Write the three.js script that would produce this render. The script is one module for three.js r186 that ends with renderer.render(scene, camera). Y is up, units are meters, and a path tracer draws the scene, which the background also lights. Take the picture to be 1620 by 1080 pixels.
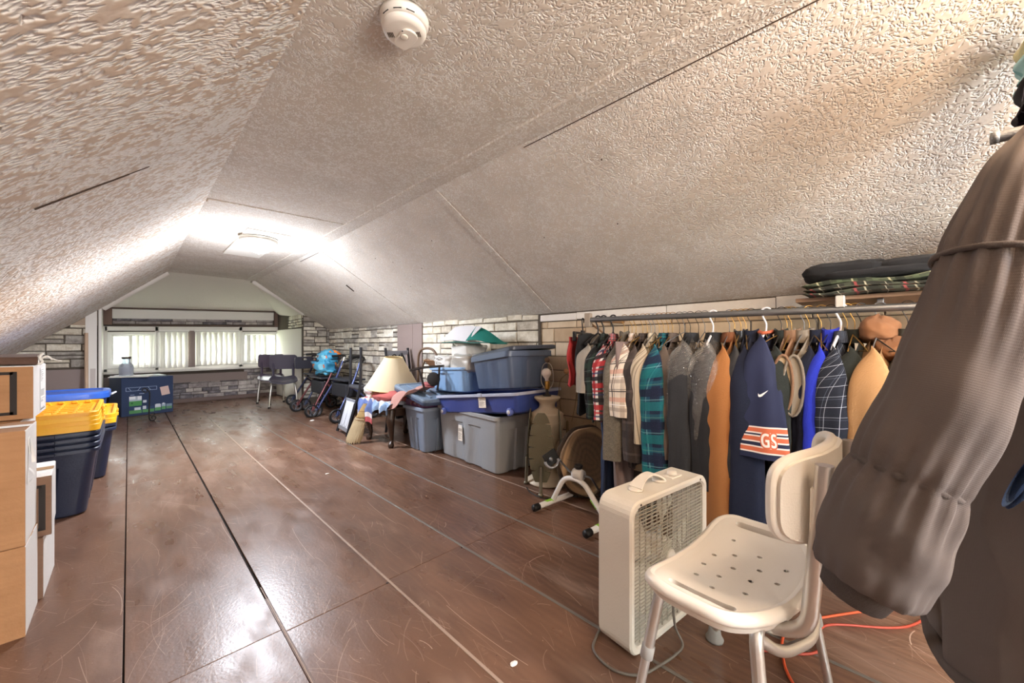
import * as THREE from 'three';
import { RoundedBoxGeometry } from 'three/addons/geometries/RoundedBoxGeometry.js';
import { mergeGeometries, mergeVertices, toCreasedNormals } from 'three/addons/utils/BufferGeometryUtils.js';

// ---------------------------------------------------------------- camera, sky, exposure
const scene = new THREE.Scene();
const camera = new THREE.PerspectiveCamera(2 * Math.atan(540 / 600) * 180 / Math.PI, 1620 / 1080, 0.05, 200);
const EYE = 1.034, YAW = 45.3 * Math.PI / 180;
camera.position.set(0, EYE, 0);
camera.lookAt(Math.sin(YAW), EYE, -Math.cos(YAW));
camera.setViewOffset(1620, 1080, 0, -6, 1620, 1080);
const renderer = new THREE.WebGLRenderer({ antialias: true });
renderer.toneMapping = THREE.LinearToneMapping;
renderer.toneMappingExposure = 3.85;
renderer.shadowMap.enabled = true;
scene.background = new THREE.Color(0xfdf8f8); scene.backgroundIntensity = 4.4;   // bright overcast
const LAMP_FAR = { at: [0.86, 2.05, -4.2], power: 4.2, up: 0.27, color: 0xf0f5ff };
const LAMP_NEAR = { at: [0.88, 2.05, 0.5], power: 1.0, up: 0.8, color: 0xffdcb8 };
const BACK_WINDOW = [-0.35, 2.15, 0.62, 1.34];   // x0, x1, y0, y1 in the wall behind the viewer
const LAMP_BACK = { at: [0.62, 2.05, 2.1], power: 3.6, up: 0.7, color: 0xf0f5ff };

// ---------------------------------------------------------------- helpers
function rng(seed) { let s = seed >>> 0; return () => { s = (s + 0x6D2B79F5) | 0; let t = Math.imul(s ^ (s >>> 15), 1 | s); t = (t + Math.imul(t ^ (t >>> 7), 61 | t)) ^ t; return ((t ^ (t >>> 14)) >>> 0) / 4294967296; }; }
const V = (x, y, z) => new THREE.Vector3(x, y, z);
const lerp = (a, b, t) => a + (b - a) * t, clamp = (x, a = 0, b = 1) => Math.min(b, Math.max(a, x));
const sstep = (a, b, x) => { const t = clamp((x - a) / (b - a)); return t * t * (3 - 2 * t); };
const taken = {};
function numbered(n) { const b = n.replace(/_\d{3}$/, ''); if (taken[b] === undefined) { taken[b] = 0; return b; } taken[b]++; return b + '_' + String(taken[b]).padStart(3, '0'); }
function shade(o) { o.traverse((m) => { if (m.isMesh) { m.castShadow = true; m.receiveShadow = true; } }); return o; }
function clean(g) {
  if (!g) return g;
  let q = g.index ? g.toNonIndexed() : g;
  if (!q.attributes.normal) q.computeVertexNormals();
  if (!q.attributes.uv) q.setAttribute('uv', new THREE.BufferAttribute(new Float32Array(q.attributes.position.count * 2), 2));
  for (const k of Object.keys(q.attributes)) if (!['position', 'normal', 'uv'].includes(k)) q.deleteAttribute(k);
  q.morphAttributes = {}; return q;
}
function merged(list) { const l = (Array.isArray(list) ? list.flat(3) : [list]).filter(Boolean).map(clean); return l.length === 1 ? l[0] : mergeGeometries(l); }
function tag(o, label, category, group) { o.userData.label = label; o.userData.category = category; if (group) o.userData.group = group; return o; }
function thing(name, label, category, pos = [0, 0, 0], turn = 0, group) {
  const o = new THREE.Group(); o.name = numbered(name); o.position.set(...pos); o.rotation.y = turn; scene.add(o); return tag(o, label, category, group);
}
function part(name, geo, mat, parent, label) {
  const m = new THREE.Mesh(merged(geo), mat); m.name = name; const n = parent.children.filter((c) => c.name.replace(/_\d{3}$/, '') === name).length;
  if (n) m.name = name + '_' + String(n).padStart(3, '0');
  m.castShadow = m.receiveShadow = true; parent.add(m); if (label) m.userData.label = label; return m;
}
function solo(name, geo, mat, label, category, group) { const m = new THREE.Mesh(merged(geo), mat); m.name = numbered(name); m.castShadow = m.receiveShadow = true; scene.add(m); return tag(m, label, category, group); }
function struct(name, geo, mat) { const m = geo ? new THREE.Mesh(merged(geo), mat) : new THREE.Group(); m.name = name; m.userData.kind = 'structure'; m.castShadow = m.receiveShadow = true; scene.add(m); return m; }
function copyOf(src, pos, turn, label, group) { const c = src.clone(); c.name = numbered(src.name); if (pos) c.position.set(...pos); if (turn !== undefined) c.rotation.y = turn; c.userData = { ...src.userData }; if (label) c.userData.label = label; if (group) c.userData.group = group; scene.add(c); return c; }
const MX = new THREE.Matrix4(), EU = new THREE.Euler();
function mv(g, p = [0, 0, 0], r = [0, 0, 0], s = 1) { const m = new THREE.Matrix4().compose(V(...p), new THREE.Quaternion().setFromEuler(new THREE.Euler(...r)), Array.isArray(s) ? V(...s) : V(s, s, s)); return g.applyMatrix4(m); }
// box with uv in metres, rounded edges when r > 0; centre at p
function box(w, h, d, p = [0, 0, 0], r = [0, 0, 0], rad = 0.004, seg = 1) {
  const k = Math.min(rad, w / 2.1, h / 2.1, d / 2.1);
  const g = rad > 0 ? new RoundedBoxGeometry(w, h, d, seg, k) : new THREE.BoxGeometry(w, h, d);
  return mv(boxUV(g), p, r);
}
function boxUV(g0) {
  const g = g0.index ? g0.toNonIndexed() : g0; const P = g.attributes.position, n = P.count, uv = new Float32Array(n * 2), a = V(), b = V(), c = V();
  for (let i = 0; i < n; i += 3) {
    a.fromBufferAttribute(P, i); b.fromBufferAttribute(P, i + 1); c.fromBufferAttribute(P, i + 2);
    const N = b.clone().sub(a).cross(c.clone().sub(a)), x = Math.abs(N.x), y = Math.abs(N.y), z = Math.abs(N.z);
    [a, b, c].forEach((q, k) => { const [u, v] = y >= x && y >= z ? [q.x, q.z] : x >= z ? [q.z, q.y] : [q.x, q.y]; uv[(i + k) * 2] = u; uv[(i + k) * 2 + 1] = v; });
  }
  g.setAttribute('uv', new THREE.BufferAttribute(uv, 2)); return g;
}
const curve = (pts, closed = false, tension = 0.5) => new THREE.CatmullRomCurve3(pts.map((p) => V(...p)), closed, 'catmullrom', tension);
function tube(pts, r, n = 24, rs = 8, closed = false) { return new THREE.TubeGeometry(curve(pts, closed), n, r, rs, closed); }
function poly(pts, r, rs = 8, fillet = 0.03) { // straight runs joined by rounded bends
  const path = new THREE.CurvePath(), q = pts.map((p) => V(...p)); let cur = q[0].clone();
  for (let i = 1; i < q.length; i++) {
    if (i < q.length - 1) {
      const d1 = q[i].clone().sub(q[i - 1]), d2 = q[i + 1].clone().sub(q[i]); const f = Math.min(fillet, d1.length() / 2.05, d2.length() / 2.05);
      const s = q[i].clone().addScaledVector(d1.normalize(), -f), e = q[i].clone().addScaledVector(d2.normalize(), f);
      path.add(new THREE.LineCurve3(cur, s)); path.add(new THREE.QuadraticBezierCurve3(s, q[i].clone(), e)); cur = e;
    } else path.add(new THREE.LineCurve3(cur, q[i]));
  }
  const P = []; for (const cv of path.curves) { const k = cv.isLineCurve3 ? 1 : 6; for (let j = P.length ? 1 : 0; j <= k; j++) P.push(cv.getPoint(j / k)); }
  return sweep(P, r, rs);
}
function sweep(P, r, rs = 8, caps = true) { // sweep of a circle along points; r number or function(t)
  const n = P.length, pos = [], uv = [], idx = []; let N = null; const T = []; let L = 0; const len = [0];
  for (let i = 0; i < n; i++) { T.push(P[Math.min(i + 1, n - 1)].clone().sub(P[Math.max(i - 1, 0)]).normalize()); if (i) { L += P[i].distanceTo(P[i - 1]); len.push(L); } }
  N = Math.abs(T[0].y) < 0.9 ? V(0, 1, 0) : V(1, 0, 0);
  for (let i = 0; i < n; i++) {
    N.addScaledVector(T[i], -N.dot(T[i])).normalize(); const B = T[i].clone().cross(N); const rr = typeof r === 'function' ? r(len[i] / L) : r;
    for (let k = 0; k <= rs; k++) { const a = k / rs * Math.PI * 2; const q = P[i].clone().addScaledVector(N, Math.cos(a) * rr).addScaledVector(B, Math.sin(a) * rr); pos.push(q.x, q.y, q.z); uv.push(k / rs, len[i]); }
  }
  for (let i = 0; i < n - 1; i++) for (let k = 0; k < rs; k++) { const a = i * (rs + 1) + k, b = a + rs + 1; idx.push(a, a + 1, b, a + 1, b + 1, b); }
  if (caps) for (const [i, f] of [[0, 1], [n - 1, 0]]) { const c = pos.length / 3; pos.push(P[i].x, P[i].y, P[i].z); uv.push(0, 0); for (let k = 0; k < rs; k++) { const a = i * (rs + 1) + k; f ? idx.push(c, a + 1, a) : idx.push(c, a, a + 1); } }
  const g = new THREE.BufferGeometry(); g.setAttribute('position', new THREE.Float32BufferAttribute(pos, 3)); g.setAttribute('uv', new THREE.Float32BufferAttribute(uv, 2)); g.setIndex(idx); g.computeVertexNormals(); return g;
}
const rod = (a, b, r, rs = 10) => sweep([V(...a), V(...b)], r, rs);
function lathe(prof, seg = 32) { return new THREE.LatheGeometry(prof.map(([r, y]) => new THREE.Vector2(Math.max(r, 0.0001), y)), seg); }
// grid surface from f(u,v) -> [x,y,z]
function surf(f, nu, nv, closedU = false) {
  const pos = [], uv = [], idx = [];
  for (let j = 0; j <= nv; j++) for (let i = 0; i <= nu; i++) { const p = f(i / nu, j / nv); pos.push(p[0], p[1], p[2]); uv.push(p.length > 3 ? p[3] : i / nu, p.length > 3 ? p[4] : j / nv); }
  for (let j = 0; j < nv; j++) for (let i = 0; i < nu; i++) { const a = j * (nu + 1) + i, b = a + nu + 1; idx.push(a, a + 1, b, a + 1, b + 1, b); }
  const g = new THREE.BufferGeometry(); g.setAttribute('position', new THREE.Float32BufferAttribute(pos, 3)); g.setAttribute('uv', new THREE.Float32BufferAttribute(uv, 2)); g.setIndex(idx);
  if (closedU) smoothSeam(g, nu, nv); else g.computeVertexNormals(); return g;
}
function smoothSeam(g, nu, nv) { g.computeVertexNormals(); const N = g.attributes.normal; for (let j = 0; j <= nv; j++) { const a = j * (nu + 1), b = a + nu; const v = V().fromBufferAttribute(N, a).add(V().fromBufferAttribute(N, b)).normalize(); N.setXYZ(a, v.x, v.y, v.z); N.setXYZ(b, v.x, v.y, v.z); } return g; }
// solid from a surface with thickness along its normals
function thick(g, t) {
  const P = g.attributes.position, N = g.attributes.normal, U = g.attributes.uv, n = P.count, pos = [], uv = [], I = Array.from(g.index.array), idx = [];
  for (let s = 0; s < 2; s++) for (let i = 0; i < n; i++) { pos.push(P.getX(i) - s * t * N.getX(i), P.getY(i) - s * t * N.getY(i), P.getZ(i) - s * t * N.getZ(i)); uv.push(U.getX(i), U.getY(i)); }
  for (let i = 0; i < I.length; i += 3) { idx.push(I[i], I[i + 1], I[i + 2]); idx.push(I[i] + n, I[i + 2] + n, I[i + 1] + n); }
  const E = new Map(); for (let i = 0; i < I.length; i += 3) for (let k = 0; k < 3; k++) { const a = I[i + k], b = I[i + (k + 1) % 3]; const key = b + '_' + a; if (E.has(key)) E.delete(key); else E.set(a + '_' + b, [a, b]); }
  for (const [a, b] of E.values()) idx.push(a, a + n, b, b, a + n, b + n);
  const q = new THREE.BufferGeometry(); q.setAttribute('position', new THREE.Float32BufferAttribute(pos, 3)); q.setAttribute('uv', new THREE.Float32BufferAttribute(uv, 2)); q.setIndex(idx); q.computeVertexNormals(); return toCreasedNormals(q, 0.7);
}
function extrude(pts, depth, bevel = 0, holes = [], seg = 1) {
  const s = new THREE.Shape(pts.map((p) => new THREE.Vector2(...p))); for (const h of holes) s.holes.push(new THREE.Path(h.map((p) => new THREE.Vector2(...p))));
  return boxUV(new THREE.ExtrudeGeometry(s, { depth: depth, bevelEnabled: bevel > 0, bevelThickness: bevel, bevelSize: bevel, bevelOffset: -bevel, bevelSegments: seg, curveSegments: 8 }));
}
function rrect(w, h, r, n = 5) { const o = []; for (const [cx, cy, a] of [[w / 2 - r, h / 2 - r, 0], [-w / 2 + r, h / 2 - r, 1], [-w / 2 + r, -h / 2 + r, 2], [w / 2 - r, -h / 2 + r, 3]]) for (let i = 0; i <= n; i++) { const t = (a + i / n) * Math.PI / 2; o.push([cx + r * Math.cos(t), cy + r * Math.sin(t)]); } return o; }
function circ(r, n = 20, cx = 0, cy = 0, ry = r) { const o = []; for (let i = 0; i < n; i++) { const t = i / n * Math.PI * 2; o.push([cx + r * Math.cos(t), cy + ry * Math.sin(t)]); } return o; }
// frustum-like shell between ring outlines: rings = [{y, pts:[[x,z]..]}]
function loft(rings, capBottom = true, capTop = false) {
  const n = rings[0].pts.length, pos = [], idx = [], uv = [];
  rings.forEach((R) => { let L = 0; for (let i = 0; i <= n; i++) { const p = R.pts[i % n]; if (i) { const q = R.pts[i - 1]; L += Math.hypot(p[0] - q[0], p[1] - q[1]); } pos.push(p[0], R.y, p[1]); uv.push(L, R.y); } });
  for (let j = 0; j < rings.length - 1; j++) for (let i = 0; i < n; i++) { const a = j * (n + 1) + i, b = a + n + 1; idx.push(a, b, a + 1, a + 1, b, b + 1); }
  const cap = (j, f) => { const c = pos.length / 3; let cx = 0, cz = 0; rings[j].pts.forEach((p) => { cx += p[0] / n; cz += p[1] / n; }); pos.push(cx, rings[j].y, cz); uv.push(cx, cz); for (let i = 0; i < n; i++) { const a = j * (n + 1) + i; f ? idx.push(c, a, a + 1) : idx.push(c, a + 1, a); } };
  if (capBottom) cap(0, true); if (capTop) cap(rings.length - 1, false);
  const g = new THREE.BufferGeometry(); g.setAttribute('position', new THREE.Float32BufferAttribute(pos, 3)); g.setAttribute('uv', new THREE.Float32BufferAttribute(uv, 2)); g.setIndex(idx); g.computeVertexNormals(); return toCreasedNormals(g, 0.6);
}
// ---------------------------------------------------------------- noise and textures
function vnoise(px, py, seed) { // periodic value noise on a px by py lattice
  const r = rng(seed), T = new Float32Array(px * py); for (let i = 0; i < T.length; i++) T[i] = r();
  return (x, y) => { x = ((x % 1) + 1) % 1 * px; y = ((y % 1) + 1) % 1 * py; const i = Math.floor(x) % px, j = Math.floor(y) % py, fx = x - Math.floor(x), fy = y - Math.floor(y), sx = fx * fx * (3 - 2 * fx), sy = fy * fy * (3 - 2 * fy), i1 = (i + 1) % px, j1 = (j + 1) % py;
    return lerp(lerp(T[j * px + i], T[j * px + i1], sx), lerp(T[j1 * px + i], T[j1 * px + i1], sx), sy); };
}
function fbm(px, py, seed, oct = 4) { const L = []; for (let o = 0; o < oct; o++) L.push(vnoise(px << o, py << o, seed + o * 17)); return (x, y) => { let s = 0, a = 0.5, t = 0; for (const f of L) { s += a * f(x, y); t += a; a *= 0.5; } return s / t; }; }
function dataTex(w, h, fn, srgb = true) {
  const d = new Uint8Array(w * h * 4); for (let j = 0; j < h; j++) for (let i = 0; i < w; i++) { const c = fn(i, j); const k = (j * w + i) * 4; d[k] = c[0]; d[k + 1] = c[1]; d[k + 2] = c[2]; d[k + 3] = 255; }
  const t = new THREE.DataTexture(d, w, h, THREE.RGBAFormat); return setTex(t, srgb);
}
function setTex(t, srgb) { t.wrapS = t.wrapT = THREE.RepeatWrapping; t.magFilter = THREE.LinearFilter; t.minFilter = THREE.LinearMipmapLinearFilter; t.generateMipmaps = true; if (srgb) t.colorSpace = THREE.SRGBColorSpace; t.needsUpdate = true; return t; }
function canvasTex(w, h, draw, srgb = true) { const c = document.createElement('canvas'); c.width = w; c.height = h; const x = c.getContext('2d'); draw(x, w, h); const t = new THREE.CanvasTexture(c); return setTex(t, srgb); }
const rep = (t, u, v = u, ou = 0, ov = 0) => { const c = t.clone(); c.repeat.set(u, v); c.offset.set(ou, ov); c.needsUpdate = true; return c; };
const std = (color, rough = 0.6, o = {}) => new THREE.MeshStandardMaterial({ color, roughness: rough, ...o });
const fine = (() => { const f = fbm(32, 32, 5, 4); return dataTex(256, 256, (i, j) => { const v = 255 * f(i / 256, j / 256); return [v, v, v]; }, false); })();
const weave = dataTex(128, 128, (i, j) => { const a = Math.sin(i / 128 * Math.PI * 2 * 16), b = Math.sin(j / 128 * Math.PI * 2 * 16); const v = 128 + 60 * a * (Math.floor(j / 4) % 2 ? 1 : -1) + 50 * b; return [v, v, v]; }, false);
// ---------------------------------------------------------------- shared surface textures
function plaster(seed, n, len, wid, dirBias, spread, tan, ridge, lo = 0.1, hi = 0.5) {
  const S = 1024, H = new Float32Array(S * S), r = rng(seed), big = fbm(5, 5, seed + 3, 4), small = fbm(64, 64, seed + 9, 3), dirn = fbm(4, 4, seed + 21, 2);
  for (let k = 0; k < n; k++) {
    let x = r() * S, y = r() * S; const clump = Math.floor(r() * 3) + 2; const a0 = dirBias + (dirn(x / S, y / S) - 0.5) * spread + (r() - 0.5) * spread * 0.5;
    for (let c = 0; c < clump; c++) {
      let px = x + (r() - 0.5) * 26, py = y + (r() - 0.5) * 26, a = a0 + (r() - 0.5) * 0.9; const L = len * (0.4 + r()), w = wid * (0.6 + 0.8 * r()), hh = 0.35 + 0.65 * r(), bend = (r() - 0.5) * 0.12;
      for (let s = 0; s < L; s += 1.5) {
        px += Math.cos(a) * 1.5; py += Math.sin(a) * 1.5; a += bend * 0.5; const t = s / L, ww = w * (0.5 + 0.9 * Math.sin(Math.PI * Math.min(1, t + 0.1))), h = hh * Math.sin(Math.PI * (0.1 + 0.85 * t)), R = Math.ceil(ww * 1.6);
        for (let j = -R; j <= R; j++) for (let i = -R; i <= R; i++) { const d = (i * i + j * j) / (ww * ww); if (d > 2.4) continue; const q = (((Math.round(py) + j) % S + S) % S) * S + ((Math.round(px) + i) % S + S) % S; const v = h * Math.exp(-d * 1.5); if (v > H[q]) H[q] = v; }
      }
    }
  }
  const hv = (i, j) => { const q = j * S + i; return clamp(0.12 + 0.62 * H[q] + 0.16 * (small(i / S, j / S) - 0.5) + 0.24 * (big(i / S, j / S) - 0.5)); };
  return { bump: dataTex(S, S, (i, j) => { const v = 255 * hv(i, j); return [v, v, v]; }, false),
    map: dataTex(S, S, (i, j) => { const t = sstep(lo, hi, hv(i, j)), m = 0.94 + 0.1 * (big((i + 300) / S, j / S) - 0.2); return [lerp(tan[0], ridge[0], t) * m, lerp(tan[1], ridge[1], t) * m, lerp(tan[2], ridge[2], t) * m].map((v) => clamp(v, 0, 255)); }) };
}
const plA = plaster(11, 4600, 14, 1.75, 0.9, 6.5, [214, 205, 194], [240, 238, 234]);
const plB = plaster(37, 2000, 26, 4.0, 1.45, 1.8, [206, 187, 168], [242, 239, 234], 0.06, 0.36);
const plasterMat = (T, tile, bump) => std(0xffffff, 0.92, { map: rep(T.map, 1 / tile), bumpMap: rep(T.bump, 1 / tile), bumpScale: bump });
const M = {};
M.ceil = plasterMat(plA, 1.05, 0.006); M.ceilRight = plasterMat(plA, 0.88, 0.007); M.ceilLeft = plasterMat(plB, 1.1, 0.011);
M.smoothPlaster = std(0xe9e4dc, 0.9, { bumpMap: rep(fine, 2), bumpScale: 0.003 });
M.paintWhite = std(0xe8e4de, 0.55, { bumpMap: rep(fine, 3), bumpScale: 0.0006 });
M.vinyl = std(0xeeece8, 0.4);
M.mauve = std(0x8d7d78, 0.6, { bumpMap: rep(fine, 3), bumpScale: 0.0008 });
M.brownBlock = std(0x7d6458, 0.7, { bumpMap: rep(fine, 6, 1), bumpScale: 0.001 });
M.black = std(0x141414, 0.5); M.dark = std(0x221e1c, 0.8);
const stoneTex = (seed, lo, hi) => { const a = fbm(6, 10, seed, 5), b = fbm(40, 12, seed + 5, 3); return dataTex(256, 256, (i, j) => { const t = clamp(a(i / 256, j / 256) * 1.5 - 0.25 + (b(i / 256, j / 256) - 0.5) * 0.5); return lo.map((v, k) => lerp(v, hi[k], t)); }); };
const stoneBump = (() => { const a = fbm(14, 18, 71, 5); return dataTex(256, 256, (i, j) => { const v = 255 * a(i / 256, j / 256); return [v, v, v]; }, false); })();
const stoneMat = (seed, lo, hi) => std(0xffffff, 0.85, { map: rep(stoneTex(seed, lo, hi), 2.2), bumpMap: rep(stoneBump, 2.6), bumpScale: 0.008 });
M.stones = [stoneMat(1, [196, 186, 166], [238, 232, 216]), stoneMat(2, [205, 198, 180], [242, 238, 226]), stoneMat(3, [168, 158, 142], [224, 216, 200]), stoneMat(4, [132, 126, 118], [192, 186, 176])];
M.stonesGrey = [stoneMat(5, [176, 168, 164], [222, 216, 212]), stoneMat(6, [140, 132, 132], [196, 188, 186]), stoneMat(7, [98, 94, 100], [158, 152, 156])];
M.mortar = std(0x564d43, 0.95);
M.tanBrick = [[0xcfbb9f, 11], [0xc6b093, 12], [0xd9c8ae, 13]].map(([c, s]) => std(c, 0.75, { bumpMap: rep(stoneBump, 1.3), bumpScale: 0.0015, map: rep(stoneTex(s + 40, [232, 226, 218], [255, 253, 250]), 1.1) }));
M.mortarTan = std(0x6a5136, 0.95);
// ---------------------------------------------------------------- floor: panels of one by six, recessed joints, metal strips
const FX0 = -0.011, FW = 0.4064, FZ0 = -4.004, FL = 2.4384;
function floorTex(seed, grain) {
  const W = 512, Hh = 2048, n1 = fbm(4, 10, seed, 5), n2 = fbm(9, 14, seed + 7, 2), n3 = fbm(3, 6, seed + 12, 4), gr = fbm(24, 3, seed + 30, 4);
  const map = canvasTex(W, Hh, (x) => {
    const im = x.createImageData(W, Hh), r = rng(seed);
    for (let j = 0; j < Hh; j++) for (let i = 0; i < W; i++) {
      const u = i / W, v = j / Hh; let t = 0.5 + 0.55 * (n1(u, v) - 0.5) + 0.13 * (n2(u, v) - 0.5); if (grain) t += grain * (gr(u, v) - 0.5) + grain * 0.4 * Math.sin((u * 26 + 5 * n1(u, v)) * 3.1);
      const dust = sstep(0.58, 0.8, n3(u, v)) * 0.4 * (0.4 + 0.6 * n2(v, u)); const k = (j * W + i) * 4;
      im.data[k] = lerp(lerp(84, 138, t), 184, dust); im.data[k + 1] = lerp(lerp(59, 104, t), 160, dust); im.data[k + 2] = lerp(lerp(46, 84, t), 142, dust); im.data[k + 3] = 255;
    }
    x.putImageData(im, 0, 0); x.lineCap = 'round';
    for (let k = 0; k < 150; k++) {
      const al = 0.28 + 0.6 * r() * r(); x.strokeStyle = `rgba(216,196,180,${al.toFixed(2)})`; x.lineWidth = 1.0 + 1.9 * r() * r(); x.beginPath(); const px = r() * W, py = r() * Hh, L = 20 + 460 * r() * r(), a = (r() < 0.6 ? 1.57 : 0.4) + (r() - 0.5) * 1.8, b = (r() - 0.5) * 0.9; x.moveTo(px, py);
      x.quadraticCurveTo(px + Math.cos(a) * L / 2, py + Math.sin(a) * L / 2, px + Math.cos(a + b) * L, py + Math.sin(a + b) * L); x.stroke();
    }
    for (let k = 0; k < 160; k++) { x.fillStyle = r() < 0.5 ? 'rgba(30,18,12,0.55)' : 'rgba(225,208,192,0.5)'; x.beginPath(); x.arc(r() * W, r() * Hh, 0.6 + 1.6 * r() * r(), 0, 7); x.fill(); }
    for (let k = 0; k < 6; k++) { const cx = r() * W, cy = r() * Hh; for (let q = 0; q < 14; q++) { x.strokeStyle = `rgba(220,200,182,${(0.15 + 0.25 * r()).toFixed(2)})`; x.lineWidth = 1.1; const a = r() * 6.3, L = 6 + 26 * r(), ox = cx + (r() - 0.5) * 110, oy = cy + (r() - 0.5) * 150; x.beginPath(); x.moveTo(ox, oy); x.lineTo(ox + Math.cos(a) * L, oy + Math.sin(a) * L); x.stroke(); } }
  });
  const rough = dataTex(256, 1024, (i, j) => { const u = i / 256, v = j / 1024, t = clamp(0.31 + 0.18 * (n1(u, v) - 0.4) + 0.16 * sstep(0.54, 0.76, n3(u, v)) + 0.14 * (n2(u, v) - 0.5), 0.1, 1); return [0, 255 * t, 0]; }, false);
  return std(0xffffff, 1.0, { map, roughnessMap: rough, bumpMap: rep(fine, 2, 10), bumpScale: 0.0003 });
}
M.floor = [floorTex(101, 0), floorTex(202, 0.1), floorTex(303, 0.25), floorTex(404, 0)];
M.joint = std(0x1d130e, 0.9); M.strip = std(0x8b8781, 0.45, { metalness: 0.6, bumpMap: rep(fine, 4, 30), bumpScale: 0.0006 }); M.stripPale = std(0xa58f80, 0.5);
const floor = struct('floor', [box(4.12, 0.12, 12.4, [0.58, -0.07, -3.2], [0, 0, 0], 0), box(2.7, 0.12, 0.2, [0.97, -0.07, -9.2], [0, 0, 0], 0)], M.joint);
{
  const r = rng(8);
  for (let c = -4; c < 7; c++) for (let k = -3; k < 3; k++) {
    let x0 = FX0 + c * FW + 0.0012, x1 = x0 + FW - 0.0024; const j = (c % 2 ? 0.02 : 0) + (c < 0 ? 0.012 : 0); let z0 = FZ0 + k * FL + 0.0015 + j, z1 = z0 + FL - 0.003;
    z0 = Math.max(z0, -9.2); z1 = Math.min(z1, 2.9); x0 = Math.max(x0, -1.45); if (x1 > 2.42) x1 = 2.62; if (z1 - z0 < 0.05) continue;
    if (c === 1) x0 += 0.004; if (c === 0) x1 -= 0.004; if (c === -1) x1 -= 0.002; 
    const w = x1 - x0, l = z1 - z0, g = new RoundedBoxGeometry(w, 0.01, l, 1, 0.0018), P = g.attributes.position, uv = new Float32Array(P.count * 2), ou = r(), ov = r(), fl = r() < 0.5 ? 1 : -1;
    for (let i = 0; i < P.count; i++) { uv[2 * i] = ou + P.getX(i) / 0.41; uv[2 * i + 1] = ov + fl * P.getZ(i) / 2.44; }
    g.setAttribute('uv', new THREE.BufferAttribute(uv, 2)); const right = c >= 3 ? [2, 1, 2] : [0, 3, 1]; const m = part('floor_panel', g, M.floor[right[Math.floor(r() * 3)]], floor);
    m.position.set((x0 + x1) / 2, -0.005 + (r() - 0.5) * 0.0012, (z0 + z1) / 2); m.rotation.set(0, 0, 0);
  }
  for (const [c, m, w, z0, z1] of [[2, M.stripPale, 0.011, -6.44, 0.8], [3, M.strip, 0.013, -6.44, 2.4], [4, M.strip, 0.013, -8.8, 2.4], [1, M.stripPale, 0.004, -1.9, 0.9], [5, M.stripPale, 0.01, -8.6, -1.2], [-1, M.stripPale, 0.01, -2.6, 0.8]]) part('seam_strip', box(w, 0.004, z1 - z0, [FX0 + c * FW, 0.0012, (z0 + z1) / 2], [0, 0, 0], 0.0015), m, floor);
  part('seam_strip', box(0.012, 0.0035, 2.2, [FX0 + FW * 1 + 0.004, -0.0003, -0.7], [0, 0.004, 0], 0.001), std(0x6a5246, 0.5), floor);
  for (const [c, k] of [[1, 0], [2, 0], [2, 1], [3, 1], [3, 0]]) part('nail_head', mv(new THREE.CylinderGeometry(0.004, 0.004, 0.003, 8), [FX0 + c * FW - 0.012, 0.001, FZ0 + k * FL + 0.02]), M.black, floor);
}
// ---------------------------------------------------------------- walls and ceiling slopes (solid slabs, thickness outwards)
function slab(quad, n, t, uvdir) { // quad of points, thickened along n; uv in metres on the faces
  const pts = quad.map((p) => V(...p)), N = V(...n).normalize(), U = V(...uvdir).normalize(), W = N.clone().cross(U), pos = [], uv = [];
  const push = (p) => { pos.push(p.x, p.y, p.z); uv.push(p.dot(U), p.dot(W)); };
  const out = pts.map((p) => p.clone().addScaledVector(N, t)), k = pts.length;
  const tri = (a, b, c) => { push(a); push(b); push(c); };
  for (let i = 1; i < k - 1; i++) { tri(pts[0], pts[i], pts[i + 1]); tri(out[0], out[i + 1], out[i]); }
  for (let i = 0; i < k; i++) { const j = (i + 1) % k; tri(pts[i], out[i], pts[j]); tri(pts[j], out[i], out[j]); }
  const g = new THREE.BufferGeometry(); g.setAttribute('position', new THREE.Float32BufferAttribute(pos, 3)); g.setAttribute('uv', new THREE.Float32BufferAttribute(uv, 2)); g.computeVertexNormals();
  return g;
}
const CY = 2.05, CXL = 0.378, CXR = 1.37, SL = 0.85, SR = 0.5976, ZB = 2.6, ZG = -7.3, ZH = -7.07, XR = 2.6, XL = -1.4, ZW = -9.05;
const yL = (x) => CY - SL * (CXL - x), yR = (x) => CY - SR * (x - CXR);
struct('ceiling', slab([[CXL, CY, ZB + 0.1], [CXR, CY, ZB + 0.1], [CXR, CY, ZH], [CXL, CY, ZH]], [0, 1, 0], 0.12, [1, 0, 0]), M.ceil);
const cl = struct('ceiling_left', slab([[CXL, CY, ZB + 0.1], [CXL, CY, ZH], [-0.25, yL(-0.25), ZG], [XL - 0.1, yL(XL - 0.1), ZG], [XL - 0.1, yL(XL - 0.1), ZB + 0.1]], [-SL, 1, 0], 0.12, [0, 0, 1]), M.ceilLeft);
const cr = struct('ceiling_right', slab([[CXR, CY, ZH], [CXR, CY, ZB + 0.1], [XR + 0.1, yR(XR + 0.1), ZB + 0.1], [XR + 0.1, yR(XR + 0.1), ZG], [2.16, yR(2.16), ZG]], [SR, 1, 0], 0.12, [0, 0, 1]), M.ceilRight);
const yTopL = 1.645, yTopR = 1.73, WL = -0.29, WR = 2.25;
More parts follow.
